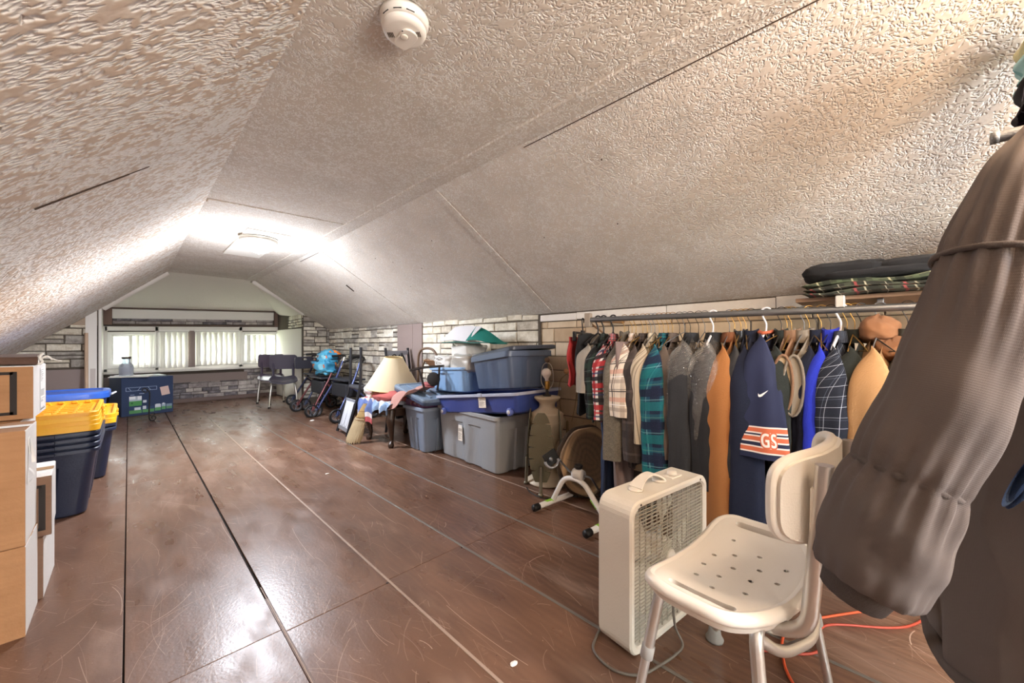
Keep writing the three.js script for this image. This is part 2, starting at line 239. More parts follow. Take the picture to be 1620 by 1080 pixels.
// hipped end over the window bay: three facets
struct('ceiling_far', [slab([[CXL, CY, ZH], [CXR, CY, ZH], [2.16, yTopR - 0.0, ZW], [-0.26, yTopL, ZW]], [0, 1, -0.2], 0.1, [1, 0, 0]),
  slab([[CXL, CY, ZH], [-0.28, yTopL, ZW - 0.1], [-0.3, yL(-0.3), ZG]], [-0.7, 1, 0], 0.1, [0, 0, 1]), slab([[CXR, CY, ZH], [2.16, yR(2.16), ZG], [2.3, yR(2.16) + 0.02, ZW - 0.1], [2.16, yTopR, ZW - 0.1]], [0.7, 1, 0], 0.1, [0, 0, 1])], M.smoothPlaster);
struct('wall_right', box(0.14, 1.45, 10.2, [XR + 0.07, 0.65, -2.3], [0, 0, 0], 0), M.mortar);
struct('wall_left', box(0.14, 0.9, 10.2, [XL - 0.07, 0.38, -2.3], [0, 0, 0], 0), M.mauve);
struct('wall_back', extrude([[XL - 0.15, -0.1], [XR + 0.15, -0.1], [XR + 0.15, 1.3], [CXR, CY + 0.1], [CXL, CY + 0.1], [XL - 0.15, 0.6]], 0.14, 0, [[[BACK_WINDOW[0], BACK_WINDOW[2]], [BACK_WINDOW[0], BACK_WINDOW[3]], [BACK_WINDOW[1], BACK_WINDOW[3]], [BACK_WINDOW[1], BACK_WINDOW[2]]]]).translate(0, 0, ZB), M.smoothPlaster);
const wgl = struct('wall_far_left', extrude([[XL - 0.1, -0.1], [-0.27, -0.1], [-0.27, yL(-0.27) + 0.06], [XL - 0.1, yL(XL - 0.1) + 0.06]], 0.1).translate(0, 0, ZG - 0.1), M.mortar);
const wgr = struct('wall_far_right', extrude([[2.16, -0.1], [XR + 0.1, -0.1], [XR + 0.1, yR(XR + 0.1) + 0.06], [2.16, yR(2.16) + 0.06]], 0.1).translate(0, 0, ZG - 0.1), M.mortar);
struct('wall_bay_left', box(0.1, 1.9, 1.85, [-0.34, 0.8, -8.2], [0, 0, 0], 0), M.paintWhite);
const wbr = struct('wall_bay_right', mv(box(0.1, 1.8, 1.85, [0, 0, 0], [0, 0, 0], 0), [2.262, 0.8, -8.26], [0, 0.045, 0]), M.mortar);
// ---- stones and bricks: polygons in a wall's plane, clipped to its outline, bevelled, one mesh each
function clipPoly(P, a, b, c) { const o = []; for (let i = 0; i < P.length; i++) { const p = P[i], q = P[(i + 1) % P.length], dp = a * p[0] + b * p[1] + c, dq = a * q[0] + b * q[1] + c; if (dp >= 0) o.push(p); if ((dp > 0 && dq < 0) || (dp < 0 && dq > 0)) { const t = dp / (dp - dq); o.push([lerp(p[0], q[0], t), lerp(p[1], q[1], t)]); } } return o; }
function area(P) { let s = 0; P.forEach((p, i) => { const q = P[(i + 1) % P.length]; s += p[0] * q[1] - q[0] * p[1]; }); return s / 2; }
function pieceGeo(P, h, inset, r, o, U, W, N) {
  const n = P.length; let cx = 0, cy = 0; P.forEach((p) => { cx += p[0] / n; cy += p[1] / n; });
  const top = P.map(([x, y]) => { const dx = cx - x, dy = cy - y, l = Math.hypot(dx, dy) || 1; const k = Math.min(inset, l * 0.4); return [x + (Math.abs(dx) > 1e-4 ? Math.sign(dx) : 0) * k, y + (Math.abs(dy) > 1e-4 ? Math.sign(dy) : 0) * k, h * (0.75 + 0.5 * r())]; });
  const pos = [], uv = [], ou = r() * 5, ov = r() * 5; const push = ([x, y, z]) => { const q = o.clone().addScaledVector(U, x).addScaledVector(W, y).addScaledVector(N, z); pos.push(q.x, q.y, q.z); uv.push(x + ou, y + ov); };
  const C = [cx, cy, h * (1 + 0.25 * r())];
  for (let i = 0; i < n; i++) { const j = (i + 1) % n, a = [...P[i], 0], b = [...P[j], 0]; push(a); push(b); push(top[i]); push(top[i]); push(b); push(top[j]); push(top[i]); push(top[j]); push(C); }
  const g = new THREE.BufferGeometry(); g.setAttribute('position', new THREE.Float32BufferAttribute(pos, 3)); g.setAttribute('uv', new THREE.Float32BufferAttribute(uv, 2)); g.computeVertexNormals(); return g;
}
function stonework(parent, o, U, W, N, w, h, clips, mats, seed, opt = {}) {
  const r = rng(seed), gap = opt.gap ?? 0.005, rows = opt.rows ?? [0.055, 0.08, 0.1, 0.12], wr = opt.wr ?? [0.12, 0.34], hh = opt.h ?? 0.011; let y = opt.y0 ?? 0; o = V(...o); U = V(...U); W = V(...W); N = V(...N); let count = 0;
  const put = (x0, y0, x1, y1) => {
    let P = [[x0 + gap / 2, y0 + gap / 2], [x1 - gap / 2, y0 + gap / 2], [x1 - gap / 2, y1 - gap / 2], [x0 + gap / 2, y1 - gap / 2]].map(([a, b]) => [a + (r() - 0.5) * gap * 0.7, b + (r() - 0.5) * gap * 0.7]);
    for (const c of clips) P = P.length > 2 ? clipPoly(P, ...c) : P; if (P.length < 3 || Math.abs(area(P)) < 0.0006) return; if (opt.hole) for (const [hx0, hx1, hy0, hy1] of opt.hole) if ((x0 + x1) / 2 > hx0 && (x0 + x1) / 2 < hx1 && (y0 + y1) / 2 > hy0 && (y0 + y1) / 2 < hy1) return;
    if (count >= 298) return; count++; const k = r(), mi = opt.pick ? opt.pick(k) : Math.min(mats.length - 1, Math.floor(k * mats.length)); part(opt.name ?? 'stone', pieceGeo(P, hh, opt.inset ?? 0.006, r, o, U, W, N), mats[mi], parent);
  };
  while (y < h - 0.01) {
    const rh = rows[Math.floor(r() * rows.length)], y1 = Math.min(h, y + rh); let x = -r() * (opt.off ?? 0.1);
    while (x < w) { const sw = lerp(wr[0], wr[1], r()); let x1 = Math.min(w, x + sw); if (w - x1 < 0.05) x1 = w; const xs = Math.max(0, x);
      if (x1 - xs > 0.02) { if (rh > 0.09 && r() < 0.35 && !opt.plain) { const ym = y + rh * lerp(0.35, 0.65, r()); put(xs, y, x1, ym); put(xs, ym, x1, y1); } else put(xs, y, x1, y1); } x = x1; }
    y = y1;
  }
}
const wallRight = scene.getObjectByName('wall_right');
const pickCream = (k) => (k < 0.38 ? 0 : k < 0.72 ? 1 : k < 0.9 ? 2 : 3), pickMix = (k) => (k < 0.3 ? 0 : k < 0.5 ? 1 : k < 0.75 ? 2 : 3), pickGrey = (k) => (k < 0.4 ? 0 : k < 0.7 ? 1 : 2);
// right knee wall: stones from the far corner to Z -2.22, but for two mauve boards
stonework(wallRight, [XR, 0, -2.22], [0, 0, -1], [0, 1, 0], [-1, 0, 0], 1.92, 1.316, [], M.stones, 61, { pick: pickCream, rows: [0.07, 0.09, 0.11, 0.13], wr: [0.12, 0.42], y0: 0.2, gap: 0.009 });
stonework(wallRight, [XR, 0, -4.76], [0, 0, -1], [0, 1, 0], [-1, 0, 0], 2.54, 1.316, [], M.stones, 62, { pick: pickMix, rows: [0.075, 0.1, 0.12, 0.14], wr: [0.14, 0.42], y0: 0.12, gap: 0.012 });
for (const [z0, z1] of [[-4.14, -4.36], [-4.365, -4.755]]) part('wall_board', box(0.02, 1.31, z0 - z1, [XR - 0.012, 0.655, (z0 + z1) / 2], [0, 0, 0], 0.003), M.mauve, wallRight);
part('wall_strip', box(0.02, 0.9, 0.03, [XR - 0.01, 0.86, -2.21], [0, 0, 0], 0.003), M.mortar, wallRight);
// tan brick board behind the clothes rail
stonework(wallRight, [XR, 0, 1.5], [0, 0, -1], [0, 1, 0], [-1, 0, 0], 3.7, 1.24, [], M.tanBrick, 63, { pick: (k) => Math.floor(k * 3), rows: [0.1, 0.12, 0.14], wr: [0.26, 0.5], gap: 0.005, h: 0.006, inset: 0.004, name: 'brick', plain: true, y0: 0.12 });
{ // whitewashed ragged band under the slope: torn strips of plaster board
  const r = rng(4);
  for (let z = 1.4; z > -2.2;) { const l = 0.25 + 0.5 * r(), z1 = Math.max(-2.2, z - l); if (Math.abs((z + z1) / 2 + 1.72) > 0.12) part('plaster_band', box(0.014 + 0.01 * r(), 0.045 + 0.03 * r(), z - z1 - 0.004, [XR - 0.012, 1.272 + 0.012 * (r() - 0.5), (z + z1) / 2], [0, 0, (r() - 0.5) * 0.1], 0.004), M.smoothPlaster, wallRight); z = z1; }
}
// gable stone at the left of the bay, with blank tan patch and mauve dado
stonework(wgl, [XL, 0, ZG], [1, 0, 0], [0, 1, 0], [0, 0, 1], -0.285 - XL, 1.56, [[SL, -1, yL(XL)]], M.stones, 64, { pick: (k) => (k < 0.25 ? 0 : k < 0.45 ? 1 : k < 0.75 ? 2 : 3), rows: [0.05, 0.09, 0.11], wr: [0.14, 0.42], y0: 0.75, gap: 0.01, hole: [[0.88, 1.2, 1.28, 1.6]] });
part('wall_board', extrude([[-0.56, 1.29], [-0.285, 1.29], [-0.285, yL(-0.285) - 0.005], [-0.5, yL(-0.5) - 0.005]], 0.012).translate(0, 0, ZG), std(0xb4a08c, 0.8, { bumpMap: rep(fine, 3), bumpScale: 0.001 }), wgl);
part('wall_board', box(1.1, 0.72, 0.02, [-0.85, 0.37, ZG + 0.008], [0, 0, 0], 0.004), M.mauve, wgl);
part('wall_board', box(0.05, 0.73, 0.03, [-0.325, 0.37, ZG + 0.012], [0, 0, 0], 0.004), std(0xc9c0ba, 0.7), wgl);
struct('trim_1', [box(0.03, 1.62, 0.05, [-0.262, 0.8, ZG + 0.02], [0, 0, 0], 0.006)], M.paintWhite);
stonework(wgr, [2.16, 0, ZG], [1, 0, 0], [0, 1, 0], [0, 0, 1], 0.44, 1.6, [[-SR, -1, yR(2.16)]], M.stones, 65, { pick: pickMix, rows: [0.06, 0.09, 0.11], wr: [0.12, 0.34], y0: 0.1, gap: 0.011 });
{ const a = 0.045, U = [Math.sin(a) , 0, -Math.cos(a)].map((v, i) => (i === 0 ? 0.045 : i === 2 ? -0.999 : 0));
  stonework(wbr, [2.17, 1.36, -7.32], U, [0, 1, 0], [-0.999, 0, -0.045], 1.72, 0.36, [], M.stones, 66, { pick: pickMix, rows: [0.05, 0.07, 0.09], wr: [0.1, 0.26], gap: 0.009 });
  part('wall_board', mv(box(0.016, 1.33, 1.7, [0, 0, 0], [0, 0, 0], 0.003), [2.205, 0.68, -8.18], [0, 0.045, 0]), M.smoothPlaster, wbr); }
// ---------------------------------------------------------------- window wall (slightly out of square, as the house is)
const out = (g) => { const q = merged(g), P = q.attributes.position; for (let i = 0; i < P.count; i++) { const y = P.getY(i); P.setY(i, y * (1 + (P.getX(i) + 0.29) * 0.021 * clamp(y))); } q.computeVertexNormals(); return q; };
const openings = [[-0.2, 0.3], [0.385, 0.748], [0.862, 1.485], [1.6, 2.165]], OY0 = 0.7, OY1 = 1.2;
const wf = struct('wall_far', null); { const hole = openings.map(([a, b]) => [[a, OY0], [a, OY1], [b, OY1], [b, OY0]]);
  part('wall_board', out(extrude([[-0.4, -0.1], [2.4, -0.1], [2.4, 1.85], [-0.4, 1.85]], 0.16, 0, hole).translate(0, 0, ZW - 0.16)), M.mortar, wf); }
const stripe = (y0, h, x0, x1, seed, opt) => stonework(wf, [x0, y0, ZW], [1, 0.021 * y0, 0], [0, 1, 0], [0, 0, 1], x1 - x0, h, [], M.stonesGrey, seed, { pick: pickGrey, rows: [0.05, 0.07, 0.09], wr: [0.1, 0.36], ...opt });
stripe(0.04, 0.33, 0.2, 2.2, 67, {}); stripe(0.37, 0.2, 1.6, 2.2, 68, {}); stripe(1.385, 0.1, -0.19, 2.1, 69, { rows: [0.05] });
struct('trim_2', out([box(2.31, 0.155, 0.03, [0.955, 1.55, ZW + 0.02], [0, 0, 0], 0.004)]), M.paintWhite);
struct('trim_3', [out(box(0.1, 0.27, 0.05, [-0.24, 1.505, ZW + 0.03], [0, 0, 0], 0.004)), out(box(0.12, 0.27, 0.05, [2.175, 1.48, ZW + 0.03], [0, 0, 0], 0.004))], M.brownBlock);
struct('trim_4', [out(box(2.6, 0.02, 0.06, [0.97, 1.645, ZW + 0.03], [0, 0, 0], 0.004)), out(box(2.2, 0.02, 0.05, [1.1, 1.362, ZW + 0.025], [0, 0, 0], 0.004))], std(0x6e5a50, 0.7));
struct('trim_5', out([box(1.25, 0.15, 0.025, [1.03, 0.432, ZW + 0.015], [0, 0, 0], 0.004), box(1.2, 0.15, 0.025, [0.05, 0.432, ZW + 0.012], [0, 0, 0], 0.004)]), M.mauve);
struct('baseboard_far', [box(2.5, 0.07, 0.03, [0.98, 0.035, ZW + 0.02], [0, 0, 0], 0.006)], std(0x77655f, 0.7));
struct('window_sill', out([box(2.5, 0.035, 0.1, [0.96, 0.578, ZW + 0.05], [0, 0, 0], 0.008), box(2.5, 0.05, 0.04, [0.96, 0.62, ZW + 0.02], [0, 0, 0], 0.006)]), M.paintWhite);
M.glass = new THREE.MeshPhysicalMaterial({ color: 0xfafffc, roughness: 0.02, transmission: 1, thickness: 0, ior: 1.45 });
M.jamb = std(0xd8cdc4, 0.6);
openings.forEach(([a, b], i) => {
  const w = struct('window_' + (i + 1), null), fw = 0.05, z = ZW + 0.012, cx = (a + b) / 2, W = b - a, cy = (OY0 + OY1) / 2, Hh = OY1 - OY0;
  part('window_frame', out(extrude(rrect(W + 2 * fw, Hh + 2 * fw, 0.004, 1).map(([x, y]) => [x + cx, y + cy]), 0.05, 0.004, [rrect(W, Hh, 0.003, 1).map(([x, y]) => [x + cx, y + cy])]).translate(0, 0, z - 0.02)), M.vinyl, w);
  part('sash', out(extrude(rrect(W + 0.004, Hh + 0.004, 0.004, 1).map(([x, y]) => [x + cx, y + cy]), 0.03, 0.003, [rrect(W - 0.05, Hh - 0.05, 0.003, 1).map(([x, y]) => [x + cx, y + cy])]).translate(0, 0, ZW - 0.06)), M.vinyl, w);
  part('pane', out(box(W - 0.03, Hh - 0.03, 0.006, [cx, cy, ZW - 0.045], [0, 0, 0], 0)), M.glass, w);
});
struct('trim_6', out([box(0.1, 0.64, 0.06, [0.805, 0.95, ZW + 0.03], [0, 0, 0], 0.006)]), M.mauve);
struct('trim_7', out([box(2.5, 0.075, 0.04, [0.97, 1.305, ZW + 0.02], [0, 0, 0], 0.006), box(0.05, 0.75, 0.04, [-0.27, 0.97, ZW + 0.02], [0, 0, 0], 0.004), box(0.06, 0.75, 0.04, [1.545, 0.97, ZW + 0.02], [0, 0, 0], 0.004), box(0.045, 0.75, 0.04, [0.342, 0.97, ZW + 0.02], [0, 0, 0], 0.004)]), M.paintWhite);
struct('trim_8', out([box(0.06, 0.72, 0.06, [2.225, 0.95, ZW + 0.03], [0, 0, 0], 0.004)]), M.brownBlock);
{ const [a, b, c, d] = BACK_WINDOW, w = struct('window_5', null), cx = (a + b) / 2, cy = (c + d) / 2; part('window_frame', extrude(rrect(b - a + 0.1, d - c + 0.1, 0.004, 1).map(([x, y]) => [x + cx, y + cy]), 0.03, 0.003, [rrect(b - a - 0.02, d - c - 0.02, 0.003, 1).map(([x, y]) => [x + cx, y + cy])]).translate(0, 0, ZB - 0.03), M.vinyl, w);
  for (const x of [lerp(a, b, 1 / 3), lerp(a, b, 2 / 3)]) part('mullion', box(0.04, d - c, 0.05, [x, cy, ZB + 0.06], [0, 0, 0], 0.004), M.vinyl, w); part('pane', box(b - a, d - c, 0.006, [cx, cy, ZB + 0.06], [0, 0, 0], 0), M.glass, w); }
// plaster-coated cover boards along the ceiling breaks, hip corner rolls, panel joints
struct('trim_9', [slab([[CXR - 0.1, CY - 0.011, ZB], [CXR - 0.1, CY - 0.011, ZH], [CXR + 0.012, CY - 0.013, ZH], [CXR + 0.012, CY - 0.013, ZB]], [0, 1, 0], 0.012, [0, 0, 1])], M.ceil);
struct('trim_10', [sweep([V(CXL, CY - 0.0, ZH), V(0.07, yL(0.07), -7.18), V(-0.24, yL(-0.24), ZG + 0.01)], 0.045, 10), sweep([V(CXR, CY, ZH), V(1.77, yR(1.77) + 0.01, -7.19), V(2.16, yR(2.16) + 0.02, ZG + 0.01)], 0.05, 10)], M.smoothPlaster);
const onR = (x, z, d = 0) => [x + d * -0.513, yR(x) - d * 0.858, z], onL = (x, z, d = 0) => [x + d * 0.648, yL(x) - d * 0.762, z];
M.crack = std(0x43342a, 0.95);
part('panel_joint', [rod(onR(1.4, -1.3, 0.004), onR(1.4, 0.6, 0.004), 0.0022, 6), rod(onR(1.42, -4.9, 0.004), onR(1.42, -4.3, 0.004), 0.003, 6)], M.crack, cr);
part('panel_joint', [rod(onL(-0.24, -2.18, 0.003), onL(0.0, -2.185, 0.002), 0.0028, 6), rod(onL(0.0, -2.185, 0.002), onL(0.06, -2.187, 0.001), 0.0015, 6)], M.crack, cl);
for (const z of [-2.09, -4.24]) part('joint_cover', slab([onR(1.41, z + 0.03, 0.005), onR(1.41, z - 0.03, 0.005), onR(2.58, z - 0.03, 0.005), onR(2.58, z + 0.03, 0.005)], [SR, 1, 0], 0.006, [0, 0, 1]), M.ceilRight, cr);
part('joint_cover', slab([[CXL + 0.01, CY - 0.006, -3.34], [CXR - 0.1, CY - 0.006, -3.24], [CXR - 0.1, CY - 0.006, -3.32], [CXL + 0.01, CY - 0.006, -3.42]], [0, 1, 0], 0.008, [1, 0, 0]), M.ceil, scene.getObjectByName('ceiling'));
{ const r = rng(21); for (let k = 0; k < 9; k++) { const x = lerp(1.5, 2.4, r()), z = lerp(-5, -0.6, r()); part('nail_head', mv(new THREE.SphereGeometry(0.004, 6, 4), onR(x, z, 0.001)), M.crack, cr); } }
part('splinter', rod(onR(1.85, -4.64, 0.006), onR(1.95, -4.67, 0.004), 0.007, 5), M.crack, cr);
// ---------------------------------------------------------------- ceiling lamps
function ceilingLamp(spec, label, on) {
  const t = thing('ceiling_lamp', label, 'lamp', spec.at, 0);
  part('cover_plate', box(0.336, 0.012, 1.23, [0.03, -0.006, -0.345], [0, 0, 0], 0.003), std(0xf1eee8, 0.5), t);
  part('ceiling_pan', lathe([[0.001, -0.012], [0.15, -0.012], [0.158, -0.022], [0.152, -0.045], [0.135, -0.05], [0.001, -0.05]], 40), std(0xb9b3a8, 0.35, { metalness: 0.5 }), t);
  part('glass_bowl', lathe([[0.132, -0.05], [0.13, -0.07], [0.112, -0.105], [0.075, -0.132], [0.03, -0.146], [0.001, -0.148]], 40), std(0xfffaf2, 0.3, { emissive: spec.color, emissiveIntensity: 2.2 }), t);
  part('finial', lathe([[0.001, -0.163], [0.006, -0.16], [0.008, -0.152], [0.005, -0.146], [0.001, -0.145]], 12), std(0xc9c2b4, 0.3, { metalness: 0.6 }), t);
  const l = new THREE.PointLight(spec.color, spec.power * spec.up); l.position.set(0, -0.4, 0); l.castShadow = true; l.shadow.radius = 7; t.add(l);
  const d = new THREE.SpotLight(spec.color, spec.power, 0, 1.54, 0.25); d.position.set(0, -0.18, 0); d.target.position.set(0, -1.5, 0); d.castShadow = true; d.shadow.radius = 7; t.add(d, d.target); return t;   // the pan keeps most of the light off the ceiling
}
ceilingLamp(LAMP_FAR, 'lit frosted glass bowl lamp on a square white plate on the far flat ceiling', 0);
ceilingLamp(LAMP_NEAR, 'frosted bowl lamp on the ceiling just above the viewer', 0);
ceilingLamp(LAMP_BACK, 'frosted bowl lamp on the ceiling near the back wall', 0);
// ---------------------------------------------------------------- cardboard boxes, totes, cartons
const cardTex = (seed, lo, hi) => { const a = fbm(6, 6, seed, 5), b = vnoise(4, 128, seed + 3); return dataTex(256, 256, (i, j) => { const t = clamp(a(i / 256, j / 256) * 0.8 + 0.2 * b(i / 256, j / 256)); return lo.map((v, k) => lerp(v, hi[k], t)); }); };
M.card = std(0xf2f0ee, 0.85, { map: rep(cardTex(81, [160, 116, 78], [196, 150, 108]), 1.5), bumpMap: rep(fine, 4), bumpScale: 0.0008 });
M.cardBrown = std(0xffffff, 0.85, { map: rep(cardTex(82, [112, 84, 66], [140, 108, 88]), 1.5), bumpMap: rep(fine, 4), bumpScale: 0.0008 });
M.cardWhite = std(0xe9e7e4, 0.75, { bumpMap: rep(fine, 5), bumpScale: 0.0012 });
M.cardDark = std(0x5a4236, 0.85, { bumpMap: rep(fine, 4), bumpScale: 0.0015 });
M.tape = new THREE.MeshPhysicalMaterial({ color: 0xb08a5e, roughness: 0.35, clearcoat: 0.4 });
M.ink = std(0x2a2320, 0.8); M.paper = std(0xeeebe4, 0.8);
const printTex = (w, h, draw) => std(0xffffff, 0.7, { map: canvasTex(w, h, draw) });
M.shipLabel = printTex(256, 512, (x, w, h) => { x.fillStyle = '#f2f1ee'; x.fillRect(0, 0, w, h); x.fillStyle = '#4a4a4e'; const r = rng(3); for (let i = 0; i < 12; i++) x.fillRect(20, 24 + i * 12, 60 + 130 * r(), 3); for (let i = 0; i < 26; i++) x.fillRect(30 + i * 7, 260, 1 + 3 * r(), 80); x.strokeStyle = '#55555a'; x.lineWidth = 3; x.strokeRect(20, 370, 200, 110); x.fillRect(34, 390, 90, 5); x.fillRect(34, 405, 120, 4); x.fillRect(10, 490, 220, 14); });
M.barLabel = printTex(128, 192, (x, w, h) => { x.fillStyle = '#efe9dd'; x.fillRect(0, 0, w, h); x.fillStyle = '#6a5b50'; const r = rng(9); for (let i = 0; i < 18; i++) x.fillRect(12 + i * 6, 14, 1 + 3 * r(), 46); for (let i = 0; i < 8; i++) x.fillRect(12, 78 + i * 12, 40 + 60 * r(), 4); x.strokeStyle = '#7a6a60'; x.lineWidth = 4; x.strokeRect(2, 2, w - 4, h - 4); });
// carton: side walls with bowed faces, top flaps with a gap and tape; local origin at the base centre
function carton(name, label, w, h, d, pos, turn, o = {}) {
  const t = thing(name, label, 'box', pos, turn, o.group), m = o.mat ?? M.card, th = 0.005;
  part('carton_body', [box(w, h, th, [0, h / 2, d / 2 - th / 2], [0, 0, 0], 0.002), box(w, h, th, [0, h / 2, -d / 2 + th / 2], [0, 0, 0], 0.002), box(th, h, d - 2 * th, [-w / 2 + th / 2, h / 2, 0], [0, 0, 0], 0.002), box(w - 0.01, th, d - 0.01, [0, th / 2, 0], [0, 0, 0], 0.001)], m, t);
  part('carton_side', box(th, h, d - 2 * th, [w / 2 - th / 2, h / 2, 0], [0, 0, 0], 0.002), o.side ?? m, t);
  for (const s of [-1, 1]) part('flap', box(w - 0.004, th, d / 2 - 0.002, [0, h - th / 2 + 0.0015, s * d / 4], [s * -0.006, 0, 0], 0.002), o.topMat ?? m, t);
  part('packing_tape', [box(w + 0.001, 0.0012, 0.05, [0, h + 0.0035, 0], [0, 0, 0], 0)], o.tapeMat ?? M.tape, t);
  if (o.frame) { const [x0, y0, x1, y1] = o.frame, k = 0.012, z = d / 2 + 0.0006; part('printed_frame', [box(x1 - x0, k, 0.0012, [(x0 + x1) / 2, y0, z], [0, 0, 0], 0), box(x1 - x0, k, 0.0012, [(x0 + x1) / 2, y1, z], [0, 0, 0], 0), box(k, y1 - y0 + k, 0.0012, [x0, (y0 + y1) / 2, z], [0, 0, 0], 0), box(k * 1.5, y1 - y0 + k, 0.0012, [x1, (y0 + y1) / 2, z], [0, 0, 0], 0)], M.ink, t); }
  return t;
}
function sheet(w, h, n = 1) { const g = new THREE.PlaneGeometry(w, h, n, n); return g; }
carton('cardboard_box', 'lowest brown cardboard box of the front stack at the left, white right side', 0.5, 0.318, 0.26, [-0.508, 0, -2.305], 0, { side: M.cardWhite });
{ const t = carton('cardboard_box', 'tall brown cardboard box with torn white tape on its corner, on the lowest front box', 0.5, 0.408, 0.262, [-0.51, 0.3215, -2.306], 0.01, { side: M.cardWhite, tapeMat: M.cardWhite });
  part('torn_tape', [box(0.0018, 0.06, 0.03, [0.2515, 0.345, 0.05], [0.1, 0, 0.05], 0), mv(surf((u, v) => [0.004 + 0.012 * Math.sin(u * 3) * v, -v * 0.09, 0.03 * (u - 0.5) * (1 - 0.5 * v)], 6, 8), [0.252, 0.37, 0.055]), mv(surf((u, v) => [0.012 * Math.sin(v * 3), -v * 0.05, 0.024 * (u - 0.5)], 5, 6), [0.252, 0.262, 0.07])], std(0xf4f2ee, 0.4), t);
  part('packing_tape', box(0.06, 0.055, 0.0012, [0.02, 0.36, 0.1315], [0, 0, 0], 0), M.tape, t); }
carton('cardboard_box', 'lower brown box with wrinkled white side behind the front stack', 0.46, 0.245, 0.34, [-0.476, 0, -2.623], 0, { mat: M.cardBrown, side: M.cardWhite });
{ const t = carton('cardboard_box', 'dark brown box with a black printed frame, second box up behind the front stack', 0.46, 0.245, 0.3, [-0.463, 0.2485, -2.61], 0.05, { mat: M.cardBrown, side: M.cardWhite, topMat: M.cardWhite, frame: [-0.19, 0.03, 0.205, 0.205] }); part('carton_edge', mv(surf((u, v) => [0.006 * Math.sin(v * Math.PI), (v - 0.5) * 0.24, (u - 0.5) * 0.02], 2, 8), [0.231, 0.125, 0.14]), M.cardWhite, t); }
carton('cardboard_box', 'brown box with white tape end, third box up, under the top box', 0.46, 0.228, 0.36, [-0.536, 0.499, -2.655], 0, { side: M.cardWhite, tapeMat: M.cardWhite });
{ const t = carton('cardboard_box', 'topmost brown box with black frame line on front and white shipping label side', 0.5, 0.214, 0.34, [-0.527, 0.733, -2.673], 0, { side: M.cardWhite, topMat: M.cardWhite, frame: [-0.22, 0.026, 0.2, 0.188] });
  part('shipping_label', mv(sheet(0.14, 0.19), [0.2508, 0.105, -0.07], [0, Math.PI / 2, 0]), M.shipLabel, t); }
{ const t = thing('cardboard_tray', 'flat dark brown cardboard tray lying on the topmost box', 'tray', [-0.53, 0.952, -2.71], 0.04);
  part('tray_base', [box(0.5, 0.03, 0.26, [0, 0.0155, 0], [0, 0, 0], 0.004), box(0.5, 0.006, 0.29, [0, 0.034, -0.01], [0.03, 0, 0], 0.002)], M.cardDark, t);
  part('string_knot', [tube([[0.25, 0.03, 0.1], [0.262, 0.045, 0.11], [0.255, 0.03, 0.125], [0.262, 0.01, 0.115], [0.25, 0.0, 0.11]], 0.005, 20, 6, true), tube([[0.255, 0.028, 0.11], [0.28, 0.026, 0.1], [0.3, 0.016, 0.09], [0.315, 0.012, 0.088]], 0.0025, 12, 5), tube([[0.255, 0.02, 0.11], [0.275, 0.035, 0.12], [0.29, 0.02, 0.115]], 0.004, 12, 5)], M.paper, t); }
// ---- totes
function outline(l, w, r, notch = 0, nx = 0.2) { // x along l, z along w; notches are recessed bays in the faces
  const base = rrect(l, w, r, 4); if (!notch) return base; const o = [], L = l / 2, W = w / 2, run = (a, b) => { const ins = [[0.22, 0], [0.25, 1], [0.42, 1], [0.45, 0], [0.55, 0], [0.58, 1], [0.75, 1], [0.78, 0]]; const dx = b[0] - a[0], dz = b[1] - a[1], k = Math.hypot(dx, dz), nxx = -dz / k, nzz = dx / k; o.push(a); for (const [t, q] of ins) o.push([a[0] + dx * t + nxx * notch * q, a[1] + dz * t + nzz * notch * q]); };
  for (let i = 0; i < base.length; i++) { const a = base[i], b = base[(i + 1) % base.length]; if (Math.hypot(b[0] - a[0], b[1] - a[1]) > 0.12) run(a, b); else o.push(a); } return o;
}
function toteShell(l, w, h, tap, r = 0.04, notch = 0.012, th = 0.004) {
  const R = (y, dl, n) => ({ y, pts: outline(l - dl, w - dl, r, n) }), f = (y) => 2 * tap * (1 - y / h);
  return loft([R(0, f(0) + 0.03, notch), R(0.012, f(0), notch), R(h * 0.74, f(h * 0.74), notch), R(h * 0.76, f(h * 0.76), 1e-5), R(h, 0, 1e-5), R(h, 2 * th, 1e-5), R(h * 0.7, f(h * 0.7) + 2 * th + 0.02, 1e-5), R(0.02, f(0) + 0.04, 1e-5)], true, true);
}
function rimRing(l, w, y, hgt = 0.03, out = 0.014, r = 0.045) { const R = (yy, d) => ({ y: yy, pts: outline(l + d, w + d, r) }); return loft([R(y - hgt, 0.002), R(y - hgt, 2 * out), R(y - 0.004, 2 * out), R(y, 2 * out - 0.008), R(y, -0.012), R(y - 0.012, -0.012)], false, false); }
const plastic = (c, rough = 0.35) => new THREE.MeshPhysicalMaterial({ color: c, roughness: rough, clearcoat: 0.15, clearcoatRoughness: 0.4, bumpMap: rep(fine, 5), bumpScale: 0.0006 });
M.navyPlastic = plastic(0x1d2740, 0.4); M.yellowPlastic = plastic(0xf2b51c, 0.4); M.bluePlastic = plastic(0x2f5fc0, 0.3); M.greyPlastic = plastic(0x9ca2a8, 0.45); M.lightBlue = new THREE.MeshPhysicalMaterial({ color: 0x8fb4dd, roughness: 0.35, clearcoat: 0.2 }); M.slate = plastic(0x4f5f78, 0.4); M.slateDark = plastic(0x3a4454, 0.4); M.royal = plastic(0x3b4f98, 0.35); M.rimPale = plastic(0xb3bcd2, 0.4);
